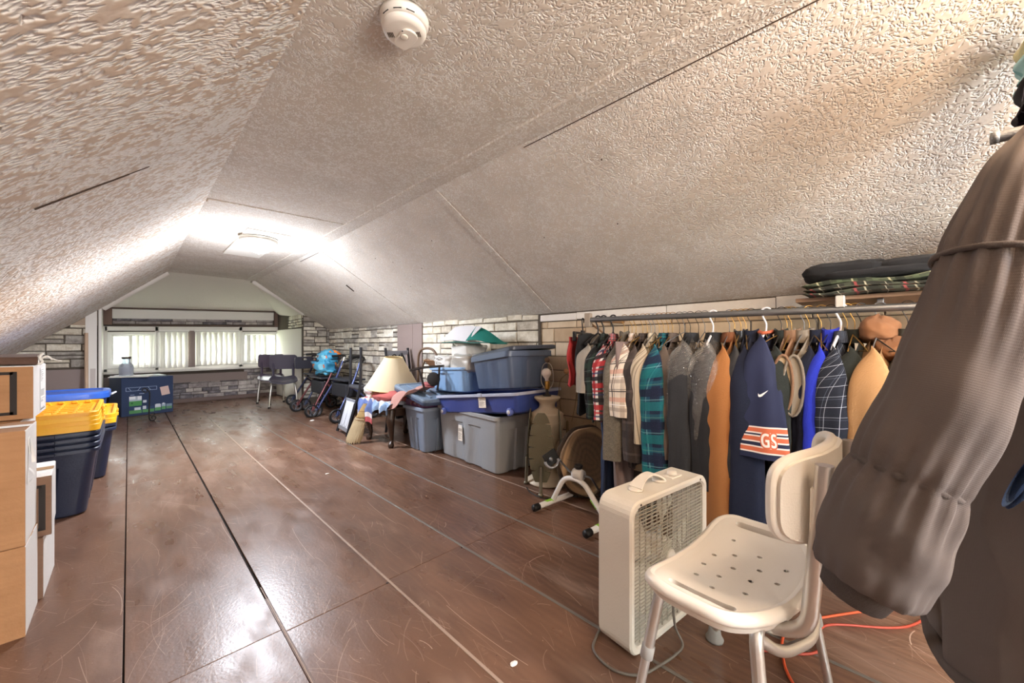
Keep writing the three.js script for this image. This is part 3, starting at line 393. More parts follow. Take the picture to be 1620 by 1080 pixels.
function toteLid(l, w, y) { // shallow upturned lid with a ribbed sunken top and teeth at the ends
  const R = (yy, d) => ({ y: yy, pts: outline(l + d, w + d, 0.05) }); const g = [loft([R(y, 0), R(y, 0.03), R(y + 0.036, 0.03), R(y + 0.04, 0.022), R(y + 0.04, -0.01), R(y + 0.02, -0.03)], false, true)];
  return g;
}
function lidTop(l, w, y) { const g = []; for (let i = -3; i <= 3; i++) g.push(box(0.014, 0.008, w * 0.86, [i * l / 8.5, y + 0.022, 0], [0, 0, 0], 0.002)); for (let i = -2; i <= 2; i++) g.push(box(l * 0.86, 0.008, 0.014, [0, y + 0.022, i * w / 6.5], [0, 0, 0], 0.002)); for (const s of [-1, 1]) for (let i = -3; i <= 3; i++) g.push(box(0.045, 0.02, 0.03, [s * (l / 2 - 0.035), y + 0.03, i * w / 8.2], [0, 0, s * -0.3], 0.006)); return g; }
{ // near stack: nested navy totes with stacked yellow lids. length along X local -> turned
  const st = [[-0.4, 0, -3.83, 0.515, 4, 0.47, 'stack of nested navy totes nearest the cardboard boxes, under yellow lids', 'navy tote'], [-0.345, 0, -4.68, 0.43, 2, 0.41, '', '']];
  const lidTones = [0xf2b51c, 0xefae18, 0xf4ba24, 0xeda916];
  st.forEach(([x, y, z, rim, n, h], si) => {
    const L = 0.76, W = 0.52, step = 0.035, where = si ? 'farther, lower tote stack beside the blue-lidded tote' : 'near tote stack behind the cardboard boxes', ord = n === 4 ? ['outermost, bottom', 'second from bottom', 'third from bottom', 'innermost, topmost'] : ['outer, lower', 'inner, upper'];
    for (let k = 0; k < n; k++) {
      const hh = rim - (n - 1) * step, t = thing('storage_tote', `${ord[k]} navy plastic tote nested in the ${where}`, 'tote', [x, k * step, z], Math.PI / 2, si ? 'navy totes of the far stack' : 'navy totes of the near stack');
      part('tote_body', k ? loft([{ y: hh * 0.55, pts: outline(L - 0.055, W - 0.055, 0.05) }, { y: hh, pts: outline(L, W, 0.05) }, { y: hh, pts: outline(L - 0.012, W - 0.012, 0.05) }, { y: hh * 0.5, pts: outline(L - 0.075, W - 0.075, 0.05) }], false, false) : toteShell(L, W, hh, 0.045, 0.05, 0.012), M.navyPlastic, t);
      part('rim', [rimRing(L, W, hh, 0.022, 0.016, 0.055), ...[-1, 1].flatMap((s) => [box(0.02, 0.02, 0.2, [s * (L / 2 + 0.022), hh - 0.014, 0], [0, 0, 0], 0.005)])], M.navyPlastic, t);
      if (!k && !si) part('sticker', mv(sheet(0.07, 0.095), [-0.352, 0.1, -0.02], [0, -Math.PI / 2, 0]), M.barLabel, t);
      if (!k) for (const s of [-1, 1]) part('handle', box(0.02, 0.03, 0.16, [s * (L / 2 - 0.012), hh * 0.78, 0], [0, 0, 0], 0.006), M.navyPlastic, t);
    }
    const nl = si ? 2 : 4, step2 = si ? 0.032 : 0.025, y0 = rim + 0.001, ordL = nl === 4 ? ['lowest', 'second', 'third', 'top'] : ['lower', 'upper'];
    for (let k = 0; k < nl; k++) { const t = thing('tote_lid', `${ordL[k]} yellow tote lid stacked on the ${where}`, 'lid', [x, y0 + k * step2, z], Math.PI / 2, si ? 'yellow lids of the far stack' : 'yellow lids of the near stack');
      const mt = plastic(lidTones[k], 0.4); part('lid_shell', toteLid(L - 0.004 * k, W - 0.004 * k, 0), mt, t); if (k === nl - 1) part('lid_ribs', lidTop(L, W, 0), mt, t);
      part('latch', box(0.09, 0.02, 0.012, [0, 0.02, W / 2 + 0.018], [0, 0, 0], 0.004), mt, t); }
  });
}
{ const t = thing('storage_tote', 'tote with shiny blue rounded lid behind the yellow lids', 'tote', [-0.56, 0, -5.42], 0);
  part('tote_body', toteShell(0.82, 0.5, 0.56, 0.05, 0.09, 0.008), plastic(0x3d5690, 0.35), t);
  const R = (y, d) => ({ y, pts: outline(0.82 + d, 0.5 + d, 0.13) });
  part('lid', loft([R(0.545, 0.0), R(0.545, 0.05), R(0.59, 0.05), R(0.605, 0.03), R(0.605, -0.05), R(0.595, -0.07)], false, true), M.bluePlastic, t);
  part('handle', tube([[0.44, 0.56, -0.06], [0.47, 0.575, 0], [0.44, 0.56, 0.06]], 0.008, 12, 6), std(0xe8ecf2, 0.4), t); }
// navy carton under the window with printed photographs, board and jar on it, iron scroll bracket before it
{ const cartonPrint = printTex(512, 512, (x, w, h) => {
    x.fillStyle = '#25375a'; x.fillRect(0, 0, w, h); const g = (a, b, c, d, top, bot) => { x.fillStyle = top; x.fillRect(a, b, c, d * 0.5); x.fillStyle = bot; x.fillRect(a, b + d * 0.5, c, d * 0.5); };
    g(70, 250, 120, 130, '#aeb9c6', '#4d9450'); x.fillStyle = '#e6e9ee'; x.fillRect(70, 250, 60, 40); x.fillRect(150, 250, 40, 50); x.fillStyle = '#2f6a3a'; x.fillRect(86, 330, 20, 24);
    g(70, 392, 120, 90, '#2c4468', '#57955c'); g(198, 400, 116, 80, '#33496c', '#56945a'); g(322, 386, 62, 88, '#c2c9d4', '#58985c'); g(392, 380, 40, 84, '#9fb0c0', '#5a9a60'); g(440, 392, 60, 70, '#7f93a6', '#5c8c66');
    x.fillStyle = '#d8dde6'; x.fillRect(120, 402, 60, 36); x.fillRect(200, 390, 34, 44); x.fillRect(330, 380, 44, 34); x.fillRect(400, 372, 20, 22); x.fillRect(202, 312, 36, 34); x.fillStyle = '#8c9cba'; x.fillRect(80, 225, 40, 10); x.fillRect(166, 214, 50, 10); x.strokeStyle = '#9fb0cc'; x.lineWidth = 5; x.strokeRect(40, 130, 300, 46); x.beginPath(); x.moveTo(60, 130); x.lineTo(90, 176); x.moveTo(180, 130); x.lineTo(150, 176); x.moveTo(250, 130); x.lineTo(280, 176); x.stroke(); });
  const a = Math.atan2(-7.897 + 7.75, 0.342 + 0.209); const t = thing('printed_carton', 'navy carton printed with small green photographs standing under the window', 'box', [0.14, 0, -8.13], -a - 0.02);
  part('carton_body', box(0.58, 0.56, 0.56, [0, 0.281, 0], [0, 0, 0], 0.006), std(0x27395c, 0.6), t);
  part('printed_face', mv(sheet(0.575, 0.555), [0, 0.281, 0.2812]), cartonPrint, t);
  part('flap', [box(0.57, 0.006, 0.3, [0, 0.565, -0.13], [0.02, 0, 0], 0.002)], std(0xcfd9df, 0.6), t);
  part('paper_label', mv(box(0.1, 0.13, 0.002, [0, 0, 0], [0, 0, 0.18], 0), [0.19, 0.34, 0.284]), std(0xd9bdb4, 0.8), t);
  const b = solo('white_board', box(0.42, 0.012, 0.3, [0, 0, 0], [0.03, -0.24, 0], 0.003), std(0xefe9e6, 0.7), 'white board lying across the navy carton under the glass jar', 'board'); b.position.set(0.03, 0.58, -7.93);
  const j = thing('glass_jar', 'clear glass milk jar with dark lid on the navy carton', 'jar', [-0.025, 0.5875, -7.92], 0);
  M.clearGlass = new THREE.MeshPhysicalMaterial({ color: 0xe9ecf2, roughness: 0.12, transmission: 0.75, thickness: 0, ior: 1.45 });
  part('bottle', lathe([[0.001, 0], [0.07, 0], [0.078, 0.008], [0.08, 0.13], [0.072, 0.16], [0.046, 0.2], [0.042, 0.24], [0.046, 0.245], [0.04, 0.247], [0.037, 0.2], [0.066, 0.155], [0.073, 0.13], [0.071, 0.012], [0.001, 0.008]], 32), M.clearGlass, j);
  part('contents', lathe([[0.001, 0.012], [0.068, 0.014], [0.07, 0.1], [0.064, 0.125], [0.001, 0.118]], 24), std(0xdfe2ef, 0.8, { bumpMap: rep(fine, 6), bumpScale: 0.004 }), j);
  part('lid', lathe([[0.001, 0.247], [0.05, 0.247], [0.052, 0.25], [0.052, 0.275], [0.048, 0.279], [0.001, 0.279]], 24), std(0x4b3c36, 0.5, { metalness: 0.3 }), j);
  const s = thing('iron_bracket', 'black wrought iron scroll bracket standing before the navy carton', 'bracket', [0.2, 0, -7.12], 0.3);
  const scroll = (cx, cy, r, a0, a1, n = 14) => { const o = []; for (let i = 0; i <= n; i++) { const q = lerp(a0, a1, i / n), rr = r * (1 - 0.75 * i / n); o.push([cx + Math.cos(q) * rr, cy + Math.sin(q) * rr, 0]); } return o; };
  part('stem', tube([[-0.08, 0.42, 0], [-0.06, 0.455, 0], [-0.02, 0.43, 0], [0.0, 0.38, 0], [-0.005, 0.2, 0], [-0.005, 0.06, 0], [0.01, 0.01, 0], [0.05, 0.009, 0]], 0.008, 40, 8), M.black, s);
  part('scroll', [tube(scroll(0.035, 0.045, 0.036, -1.4, 4.2), 0.006, 24, 6), tube(scroll(0.03, 0.1, 0.03, -2.6, 3.4), 0.006, 24, 6), tube(scroll(-0.05, 0.415, 0.03, 1.2, -4), 0.006, 24, 6)], M.black, s);
  const h = thing('wooden_handle', 'pale wooden pole leaning upright against the stone by the window bay', 'handle', [-0.375, 0, -7.2], 0);
  part('shaft', sweep([V(0.01, 0.0, 0.08), V(0.0, 0.6, 0.03), V(-0.005, 1.19, -0.045)], 0.017, 10), std(0xc6a98f, 0.6, { bumpMap: rep(fine, 1, 8), bumpScale: 0.0006 }), h); part('ferrule', sweep([V(0.01, 0.0, 0.08), V(0.009, 0.05, 0.076)], 0.02, 10), std(0x8a7668, 0.5), h);
}
// ---- right-hand totes
function tote(label, dim, pos, turn, tilt, mats, o = {}) {
  const [l, w, h, tap] = dim, t = thing('storage_tote', label, 'tote', pos, turn); t.rotation.order = 'YXZ'; t.rotation.z = tilt;
  part('tote_body', toteShell(l, w, h, tap, o.r ?? 0.04, o.notch ?? 0.014), mats[0], t); part('rim', rimRing(l, w, h, o.rim ?? 0.03, 0.014), mats[1] ?? mats[0], t); return t;
}
const RY = Math.PI / 2;
{ const t = tote('large grey tote on the floor with a paper tag, beneath the blue underbed box', [0.9, 0.47, 0.47, 0.03], [2.29, 0, -2.6], RY - 0.07, 0, [M.greyPlastic, plastic(0xa4a9ad, 0.45)], {});
  part('paper_tag', mv(sheet(0.07, 0.125), [0.07, 0.25, -0.2325], [0, Math.PI, 0]), M.barLabel, t); part('paper_tag', mv(sheet(0.055, 0.03), [0.07, 0.315, -0.2335], [0, Math.PI, 0]), M.paper, t); }
{ const t = tote('long blue underbed box with pale rim and caster, tilted on the large grey tote', [1.06, 0.52, 0.16, 0.025], [2.26, 0.468, -2.43], RY - 0.02, -0.115, [M.royal, M.rimPale], { notch: 0.006, rim: 0.022 });
  for (const s of [-1, 1]) for (const e of [-1, 1]) { const c = part('caster', mv(lathe([[0.001, -0.016], [0.024, -0.016], [0.03, -0.01], [0.03, 0.01], [0.024, 0.016], [0.001, 0.016]], 20), [e * 0.44, 0.018, s * 0.252], [RY, 0, 0]), std(0x5f70b8, 0.4), t); part('wheel_hub', mv(lathe([[0.001, -0.019], [0.017, -0.019], [0.017, 0.019], [0.001, 0.019]], 16), [e * 0.44, 0.018, s * 0.252], [RY, 0, 0]), std(0xd7dbe4, 0.3), c); }
  part('sticker', mv(sheet(0.095, 0.085), [-0.13, 0.09, -0.2585], [0, Math.PI, 0]), M.barLabel, t);
  part('clip', [box(0.05, 0.03, 0.014, [-0.12, 0.15, -0.272], [0, 0, 0], 0.004)], M.rimPale, t); }
{ const t = tote('dark slate tote with loose lid at the top of the tote pile', [0.65, 0.4, 0.29, 0.03], [2.245, 0.672, -2.235], RY - 0.262, -0.11, [M.slate, M.slate], { notch: 0.004, rim: 0.045 });
  const R = (y, d) => ({ y, pts: outline(0.67 + d, 0.42 + d, 0.05) }); part('lid', mv(loft([R(0, 0), R(0, 0.03), R(0.022, 0.03), R(0.03, 0.01), R(0.03, -0.06), R(0.022, -0.08)], true, true), [0.0, 0.292, 0.03], [-0.03, 0.02, -0.02]), M.slateDark, t); }
{ const t = tote('pale blue tote full of plastic bags, set on the underbed box', [0.58, 0.4, 0.235, 0.025], [2.34, 0.585, -3.0], RY - 0.05, -0.05, [M.lightBlue, M.lightBlue], { notch: 0.006, rim: 0.02 });
  part('handle', box(0.12, 0.02, 0.012, [0.05, 0.19, -0.205], [0, 0, 0], 0.004), M.lightBlue, t); }
{ const t = tote('small grey-blue bin with purple liner beside the dark table leg', [0.4, 0.34, 0.44, 0.045], [2.12, 0, -3.28], RY - 0.02, 0, [plastic(0x7c8ba0, 0.45), plastic(0x8b9aae, 0.45)], { notch: 0.012, rim: 0.03 });
  part('liner', mv(loft([{ y: 0.36, pts: outline(0.37, 0.31, 0.04) }, { y: 0.5, pts: outline(0.385, 0.325, 0.04) }, { y: 0.505, pts: outline(0.37, 0.31, 0.04) }, { y: 0.4, pts: outline(0.35, 0.29, 0.04) }], false, true), [0, 0, 0]), std(0x63365c, 0.55), t);
  const r = rng(31); part('crumpled_bag', thick(surf((u, v) => [lerp(-0.18, 0.04, u), 0.47 + 0.03 * Math.sin(u * 17) * Math.sin(v * 13) + 0.02 * r(), lerp(-0.185, -0.05, v)], 14, 10), 0.003), new THREE.MeshPhysicalMaterial({ color: 0x7a4650, roughness: 0.3, clearcoat: 0.6 }), t); }
// crumpled plastic bags, folded poster board
function crumple(seed, sx, sy, sz, amp, fr = 3, e = 1) { const sp = (q) => Math.sign(q) * Math.pow(Math.abs(q), e); const n = fbm(fr, fr, seed, 4); return surf((u, v) => { const th = u * Math.PI * 2, ph = v * Math.PI, k = 1 + amp * (n(u, v * 0.97 + 0.01) - 0.5) + amp * 0.5 * (n(u * 3, v * 2) - 0.5); const sy2 = Math.cos(ph); return [sx * sp(Math.sin(ph)) * sp(Math.cos(th)) * k, sy * sp(sy2 < 0 ? Math.max(sy2, -0.75) : sy2) * k, sz * sp(Math.sin(ph)) * sp(Math.sin(th)) * k, u, v]; }, 44, 26, true); }
M.film = new THREE.MeshPhysicalMaterial({ color: 0xefeeea, roughness: 0.3, transmission: 0.2, thickness: 0, clearcoat: 0.5 });
M.filmGrey = new THREE.MeshPhysicalMaterial({ color: 0xb7b3aa, roughness: 0.3, transmission: 0.08, thickness: 0, clearcoat: 0.7 });
{ const names = [['crumpled clear plastic bag heaped at the left of the pale blue tote', [2.24, 0.855, -3.14], [0.1, 0.075, 0.14], M.film, 1], ['grey plastic garment bag bundle in the pale blue tote beside the slate tote', [2.3, 0.86, -2.83], [0.14, 0.085, 0.16], M.filmGrey, 2], ['tall clear plastic bag of papers holding up the folded green board', [2.36, 0.95, -2.95], [0.12, 0.13, 0.16], M.film, 3]];
  for (const [lb, p, s, m, k] of names) { const t = thing('plastic_bag', lb, 'bag', p, 0); part('bag_body', crumple(k * 13, s[0], s[1], s[2], 0.7, 5, 0.6), m, t); const r = rng(k); const g = []; for (let i = 0; i < 7; i++) { const a = r() * 6.28, b = (r() - 0.5) * 1.2; g.push(tube([[s[0] * Math.cos(a) * 0.8, s[1] * b, s[2] * Math.sin(a) * 0.8], [s[0] * Math.cos(a + 0.4) * 1.06, s[1] * (b + 0.2), s[2] * Math.sin(a + 0.4) * 1.06], [s[0] * Math.cos(a + 0.9) * 0.9, s[1] * (b - 0.1), s[2] * Math.sin(a + 0.9) * 0.9]], 0.0035, 10, 5)); } g.forEach((q) => part('fold', q, std(0x9c968c, 0.5), t)); }
  const f = thing('poster_board', 'folded poster board, white outside and teal inside, tented on the plastic bags', 'board', [2.28, 1.075, -2.86], RY);
  part('white_panel', thick(surf((u, v) => [lerp(0.3, -0.12, u) - 0.06 * v, 0.14 * v + 0.01 * Math.sin(u * 4), lerp(-0.1, 0.03, v)], 8, 4), 0.004), std(0xd4d4d8, 0.7), f);
  part('teal_panel', [thick(surf((u, v) => [lerp(-0.1, -0.44, u), 0.14 * (1 - u) * v - 0.015 * u + 0.014 * Math.sin(u * 5), lerp(-0.1, 0.03, v) + 0.08 * u], 10, 6), 0.004), thick(surf((u, v) => [lerp(0.25, -0.4, u), -0.012 + 0.006 * Math.sin(u * 6), lerp(-0.12, 0.16, v)], 10, 4), 0.004)], std(0x0f7a70, 0.6), f); }
// ---------------------------------------------------------------- clothes rail, hangers, garments
const cloth = (c, o = {}) => new THREE.MeshPhysicalMaterial({ color: c, roughness: 0.95, sheen: 0.25, sheenRoughness: 0.7, sheenColor: new THREE.Color(c).lerp(new THREE.Color(0xffffff), 0.3), bumpMap: rep(o.tex ?? fine, o.rep ?? 14), bumpScale: o.bump ?? 0.0012, ...(o.more ?? {}) });
function plaid(size, base, bands) { // bands: [pos, width, css, alpha] in both directions
  const t = canvasTex(256, 256, (x) => { x.fillStyle = base; x.fillRect(0, 0, 256, 256); for (const dir of [0, 1]) for (const [p, w, c, a, only] of bands) { if (only !== undefined && only !== dir) continue; x.globalAlpha = a; x.fillStyle = c; dir ? x.fillRect(0, p, 256, w) : x.fillRect(p, 0, w, 256); } x.globalAlpha = 1; const r = rng(5); for (let i = 0; i < 3000; i++) { x.fillStyle = r() < 0.5 ? 'rgba(0,0,0,0.06)' : 'rgba(255,255,255,0.05)'; x.fillRect(r() * 256, r() * 256, 1.5, 4); } });
  return new THREE.MeshPhysicalMaterial({ color: 0xffffff, roughness: 0.95, map: rep(t, 1 / size), bumpMap: rep(weave, 20), bumpScale: 0.0005, sheen: 0.15 });
}
const knit = (() => { const n = vnoise(96, 96, 5), f = fbm(20, 20, 6, 3); return dataTex(256, 256, (i, j) => { const v = 0.55 * n(i / 256, j / 256) + 0.45 * f(i / 256, j / 256); return [lerp(112, 205, v), lerp(110, 200, v), lerp(104, 190, v)]; }); })();
const MC = {
  teal: plaid(0.16, '#123f58', [[0, 70, '#0f6f74', 0.75], [110, 60, '#101a38', 0.85], [80, 8, '#7fb3b0', 0.55], [200, 6, '#e3d48a', 0.35], [190, 40, '#1c7f86', 0.4]]),
  red: plaid(0.12, '#d9d5d2', [[0, 60, '#b02a32', 0.85], [90, 50, '#1d1b20', 0.85], [170, 20, '#2c3c66', 0.7], [210, 24, '#b02a32', 0.7]]),
  cream: plaid(0.15, '#e9e0d2', [[0, 40, '#cf8d76', 0.5], [90, 10, '#3c3a3a', 0.8], [110, 6, '#3c3a3a', 0.6], [170, 34, '#9b8c80', 0.5], [225, 8, '#ffffff', 0.8]]),
  blackGreen: plaid(0.13, '#15181a', [[0, 60, '#20362e', 0.8], [100, 10, '#8f9a96', 0.5], [150, 50, '#0b0c0e', 0.9], [220, 6, '#a7b0aa', 0.4]]),
  windowpane: plaid(0.075, '#171d2b', [[20, 6, '#c9d2de', 0.75], [120, 5, '#8c9bb0', 0.4], [150, 6, '#c9d2de', 0.6]]),
  stripe: plaid(0.05, '#cfc3ac', [[0, 60, '#8d7f6c', 0.8, 0], [128, 20, '#5a5046', 0.6, 0]]),
  dim: plaid(0.16, '#4a423f', [[0, 60, '#332d2d', 0.7], [120, 20, '#6a5f5a', 0.5]]),
  folded: plaid(0.14, '#34392f', [[0, 50, '#23261f', 0.8], [70, 10, '#d8d2b8', 0.7], [120, 16, '#a5484a', 0.8], [150, 40, '#4f5644', 0.6], [220, 6, '#e6e1cf', 0.6]]),
  marl: new THREE.MeshPhysicalMaterial({ color: 0xb4b0a8, roughness: 1, map: rep(knit, 9), bumpMap: rep(knit, 9), bumpScale: 0.003, sheen: 0.3 }),
  redPlain: cloth(0xb83a3c), black: cloth(0x1b1c1f), navy: cloth(0x141c33), navyJersey: cloth(0x1a2344), charcoal: cloth(0x2e3034), coal: cloth(0x232427), orange: cloth(0xa06a3a, { bump: 0.0016 }), orangeDark: cloth(0x7c4c2e), leather: new THREE.MeshPhysicalMaterial({ color: 0x25282c, roughness: 0.42, clearcoat: 0.25, bumpMap: rep(fine, 10), bumpScale: 0.0016 }),
  green: cloth(0x232926), tan: cloth(0x8f6e54), lining: cloth(0xc7b596), taupe: cloth(0x8f8577), sherpa: cloth(0xd9cdb8, { bump: 0.006, rep: 30 }), royal: cloth(0x2638c4), tanDuck: cloth(0xae875c, { bump: 0.0014 }), brownHood: cloth(0x8b5f3e), mauveCord: cloth(0x877571, { tex: weave, rep: 18, bump: 0.0015 }), denim: cloth(0x2d3d5c, { tex: weave, rep: 24 }), greyBrown: cloth(0x6b6059), lightGrey: cloth(0x9a958c), parka: cloth(0x5a504b, { tex: weave, bump: 0.0003, rep: 30, more: { sheen: 0.1 } }), blueQuilt: cloth(0x3e5a86), olive: cloth(0x38372f),
};
M.zinc = std(0x8a8d90, 0.35, { metalness: 0.85, bumpMap: rep(fine, 2, 12), bumpScale: 0.0006 });
M.wireGold = std(0xb08a4a, 0.35, { metalness: 0.8 }); M.wireDark = std(0x3a3836, 0.45, { metalness: 0.6 }); M.wireWhite = std(0xdcdce0, 0.4); M.hangBlack = std(0x17171a, 0.4);
const ROD_X = 2.1, ROD_Y = 1.187, ROD_Z = (px) => { const r = (px - 810) / 600; return ROD_X * (r * 0.7108 - 0.7034) / (r * 0.7034 + 0.7108); };
{ const t = thing('clothes_rail', 'grey galvanised pipe clothes rail under the right-hand slope', 'rail', [ROD_X, ROD_Y, -0.5], 0);
  part('pipe', rod([0, 0.012, -0.9], [0, -0.018, 1.6], 0.0155, 16), M.zinc, t);
  part('wooden_post', box(0.035, 0.09, 0.04, [0, 0.01, -0.88], [0, 0, 0], 0.003), std(0x9b8f80, 0.8), t);
  part('brace', [poly([[0.0, -0.0, -0.88], [0.12, -0.1, -0.8], [0.5, -0.14, -0.72]], 0.006, 6), rod([0, 0.01, -0.9], [0.5, 0.02, -0.9], 0.012, 8)], std(0x8c6a48, 0.7), t);
  part('pipe_clamp', [box(0.045, 0.05, 0.03, [0, 0.03, 0.36], [0, 0, 0], 0.004), box(0.03, 0.06, 0.012, [0.02, 0.05, 0.36], [0, 0, 0], 0.003)], std(0xc9c6bf, 0.4, { metalness: 0.4 }), t); }
// hanger: hook over the pipe, then two shoulders; origin at the pipe's centre
function hangerGeo(wid, r, drop, bar) { const hook = []; for (let i = 0; i <= 12; i++) { const a = lerp(-0.5, Math.PI + 0.05, i / 12); hook.push([0, 0.004 + 0.02 * Math.sin(a), 0.02 * Math.cos(a)]); } hook.push([0, -0.02, -0.012], [0, -0.05, 0], [0, -0.085, 0]); const s = [[0, -0.085, 0], [-wid * 0.5, -0.085 - drop * 0.45, 0], [-wid, -0.085 - drop, 0]]; const g = [tube(hook, r * 0.8, 30, 6), tube(s, r, 12, 6), tube(s.map(([x, y, z]) => [-x, y, z]), r, 12, 6)]; if (bar) g.push(rod([-wid, -0.085 - drop, 0], [wid, -0.085 - drop, 0], r * 0.9, 6)); return merged(g); }
const hangers = {};
function hanger(kind, z, desc, yaw) {
  const o = { gold: [hangerGeo(0.2, 0.0022, 0.085, true), M.wireGold], dark: [hangerGeo(0.2, 0.0022, 0.085, true), M.wireDark], steel: [hangerGeo(0.2, 0.0024, 0.085, true), M.zinc], white: [hangerGeo(0.2, 0.0055, 0.08, true), M.wireWhite], black: [hangerGeo(0.19, 0.006, 0.07, true), M.hangBlack] };
  hangers[kind] ??= o[kind]; const t = thing('clothes_hanger', desc, 'hanger', [ROD_X, ROD_Y - (z + 0.5) * 0.012, z], yaw, 'hangers on the clothes rail'); part('hanger_frame', hangers[kind][0], hangers[kind][1], t); return t;
}
function garmentBody(o) {
  const { L, sh, t = 0.05, drop = 0.12, flare = 0.02, folds = 0.012, seed = 1, y0 = 0, waist = 0, neckHole = 0.07 } = o, ph = seed * 1.7, n = vnoise(6, 8, seed);
  return surf((u, v) => {
    const th = u * Math.PI * 2, c = Math.cos(th), s = Math.sin(th), cx = Math.sign(c) * Math.pow(Math.abs(c), 0.75), cz = Math.sign(s) * Math.pow(Math.abs(s), 0.85);
    const a = lerp(sh, sh + flare, v) - waist * Math.sin(Math.PI * clamp(v)), b = t * (0.28 + 0.72 * sstep(0, 0.18, v)) + 0.004;
    const f = folds * sstep(0.05, 0.5, v) * (Math.sin(7 * th + ph + 2.2 * v) + 0.7 * Math.sin(11 * th - ph + 3 * v) + 1.4 * (n(u, v * 0.9) - 0.5)), slump = 0.008 * Math.sin(v * 9 + ph + c * 2);
    const y = y0 - v * L - drop * Math.pow(Math.abs(cx), 1.15) * Math.pow(1 - v, 3) + (v > 0.97 ? 0.008 * Math.sin(5 * th + ph) : 0);
    return [cx * (a + f * 0.4), y, cz * b + f * (Math.abs(s) * 0.9 + 0.1) + slump, u * 4 * (sh + t), v * L];
  }, 56, 30, true);
}
function sleeveGeo(o) { // hanging sleeve: flattened, wrinkled tube
  const { from, len, w0 = 0.085, w1 = 0.06, th = 0.5, side = -1, swing = 0, fwd = 0, seed = 1, wr = 0.006, uvUnit = false, roll = 0 } = o, n = vnoise(5, 7, seed + 40), N = 30;
  return surf((u, v) => {
    const a = u * Math.PI * 2 + roll, y = from[1] + 0.03 - v * len, k = Math.sin(Math.PI * Math.min(v * 1.6, 1) / 2), out = 0.035 * Math.sin(Math.min(v * 4, 1) * Math.PI / 2), wv = lerp(w0, w1, Math.pow(v, 0.8)) * (1.02 - Math.exp(-v * 8));
    const cx = from[0] + side * out + side * swing * v, cz = (from[2] ?? 0) + fwd * k * v; const w = wr * sstep(0.08, 0.3, v) * (0.25 * Math.sin(v * len * 26 + seed + 2 * Math.cos(a)) + 1.5 * (n(u, v) - 0.5) + 0.5 * Math.sin(3 * a + seed + v * 4)) + sstep(0.1, 0.4, v) * 0.0035 * Math.sin(5 * a + seed + 2.5 * v) + 0.0016 * Math.exp(-Math.pow((v - 0.48) / 0.14, 2)) * Math.sin(v * len * 60 + 3 * a + seed);
    const ca = Math.cos(a), sa = Math.sin(a);
    return [cx + sa * (wv * th + w), y + 0.012 * ca * (1 - v), cz + ca * (wv + w), uvUnit ? u : u * 5 * wv, uvUnit ? v : v * len];
  }, 32, 44, true);
}
function collarGeo(kind, o) {
  const y0 = (o.y0 ?? 0) - 0.008, r = o.neck ?? 0.055, tz = (o.t ?? 0.05) * 0.75;
  if (kind === 'hood') return [mv(crumple(301, 0.1, 0.062, 0.062, 0.4, 4), [-0.01, y0 + 0.005, 0.0]), mv(crumple(302, 0.1, 0.04, 0.05, 0.45, 4), [-0.05, y0 - 0.055, 0.04], [0, 0, 0.3])];
  if (kind === 'stand') return [thick(surf((u, v) => { const a = lerp(-0.3, 2 * Math.PI - 1.2, u); return [Math.cos(a + 0.3) * r * (1 - 0.1 * v), y0 - 0.03 + 0.055 * v - 0.012 * Math.abs(Math.cos(a + 0.3)), Math.sin(a + 0.3) * tz * 1.1]; }, 24, 4), 0.005)];
  return [thick(surf((u, v) => { const a = lerp(-0.2, 2 * Math.PI - 1.0, u), k = v * v; return [Math.cos(a + 0.3) * r * (1 + 0.5 * k), y0 + 0.032 * Math.sin(v * Math.PI * 0.8) - 0.05 * k - 0.01, Math.sin(a + 0.3) * (tz * (1 + 0.7 * k)) + 0.004]; }, 24, 6), 0.003)];
}
const Z_SPOT = [];
function garment(name, label, o) {
  const z = o.z ?? ROD_Z(o.px), y = ROD_Y - (z + 0.5) * 0.012 - 0.09, yaw = o.yaw ?? 0, t = thing(name, label, o.cat ?? 'garment', [ROD_X + (o.dx ?? 0), y + (o.dy ?? 0), z], yaw);
  o.t = (o.t ?? 0.032) * 0.85; o.sh ??= 0.2; const m = o.mat;
  part(o.bodyName ?? 'body', garmentBody(o), m, t);
  if (o.sleeve) for (const s of [-1, 1]) { if (s > 0 && o.oneSleeve) continue; part('sleeve', sleeveGeo({ from: [s * (o.sh - 0.015), -(o.drop ?? 0.12) + 0.02, 0], len: o.sleeve, side: s, seed: (o.seed ?? 1) + s, fwd: o.fwd ?? 0.02, swing: o.swing ?? 0.045, w0: (o.w0 ?? 0.075) * 0.82, w1: (o.w1 ?? 0.05) * 0.95, th: o.sth ?? 0.45, wr: o.wr ?? 0.005 }), o.sleeveMat ?? m, t); if (o.cuff) part('cuff', sleeveGeo({ from: [s * (o.sh - 0.015) + s * (0.035 + (o.swing ?? 0.02)), -(o.drop ?? 0.07) - o.sleeve + 0.005, (o.fwd ?? 0.02)], len: 0.06, side: 0, w0: (o.w1 ?? 0.05) * 1.02, w1: (o.w1 ?? 0.05) * 0.85, th: o.sth ?? 0.45, wr: 0.002, seed: 3 }), o.cuffMat ?? m, t); }
  if (o.collar) part(o.collar === 'hood' ? 'hood' : 'collar', collarGeo(o.collar, o), o.collarMat ?? m, t);
  if (o.hanger) hanger(o.hanger, z, o.hangerLabel, yaw);
  return t;
}
const HL = (k, of) => `${k} hanger holding the ${of}`;
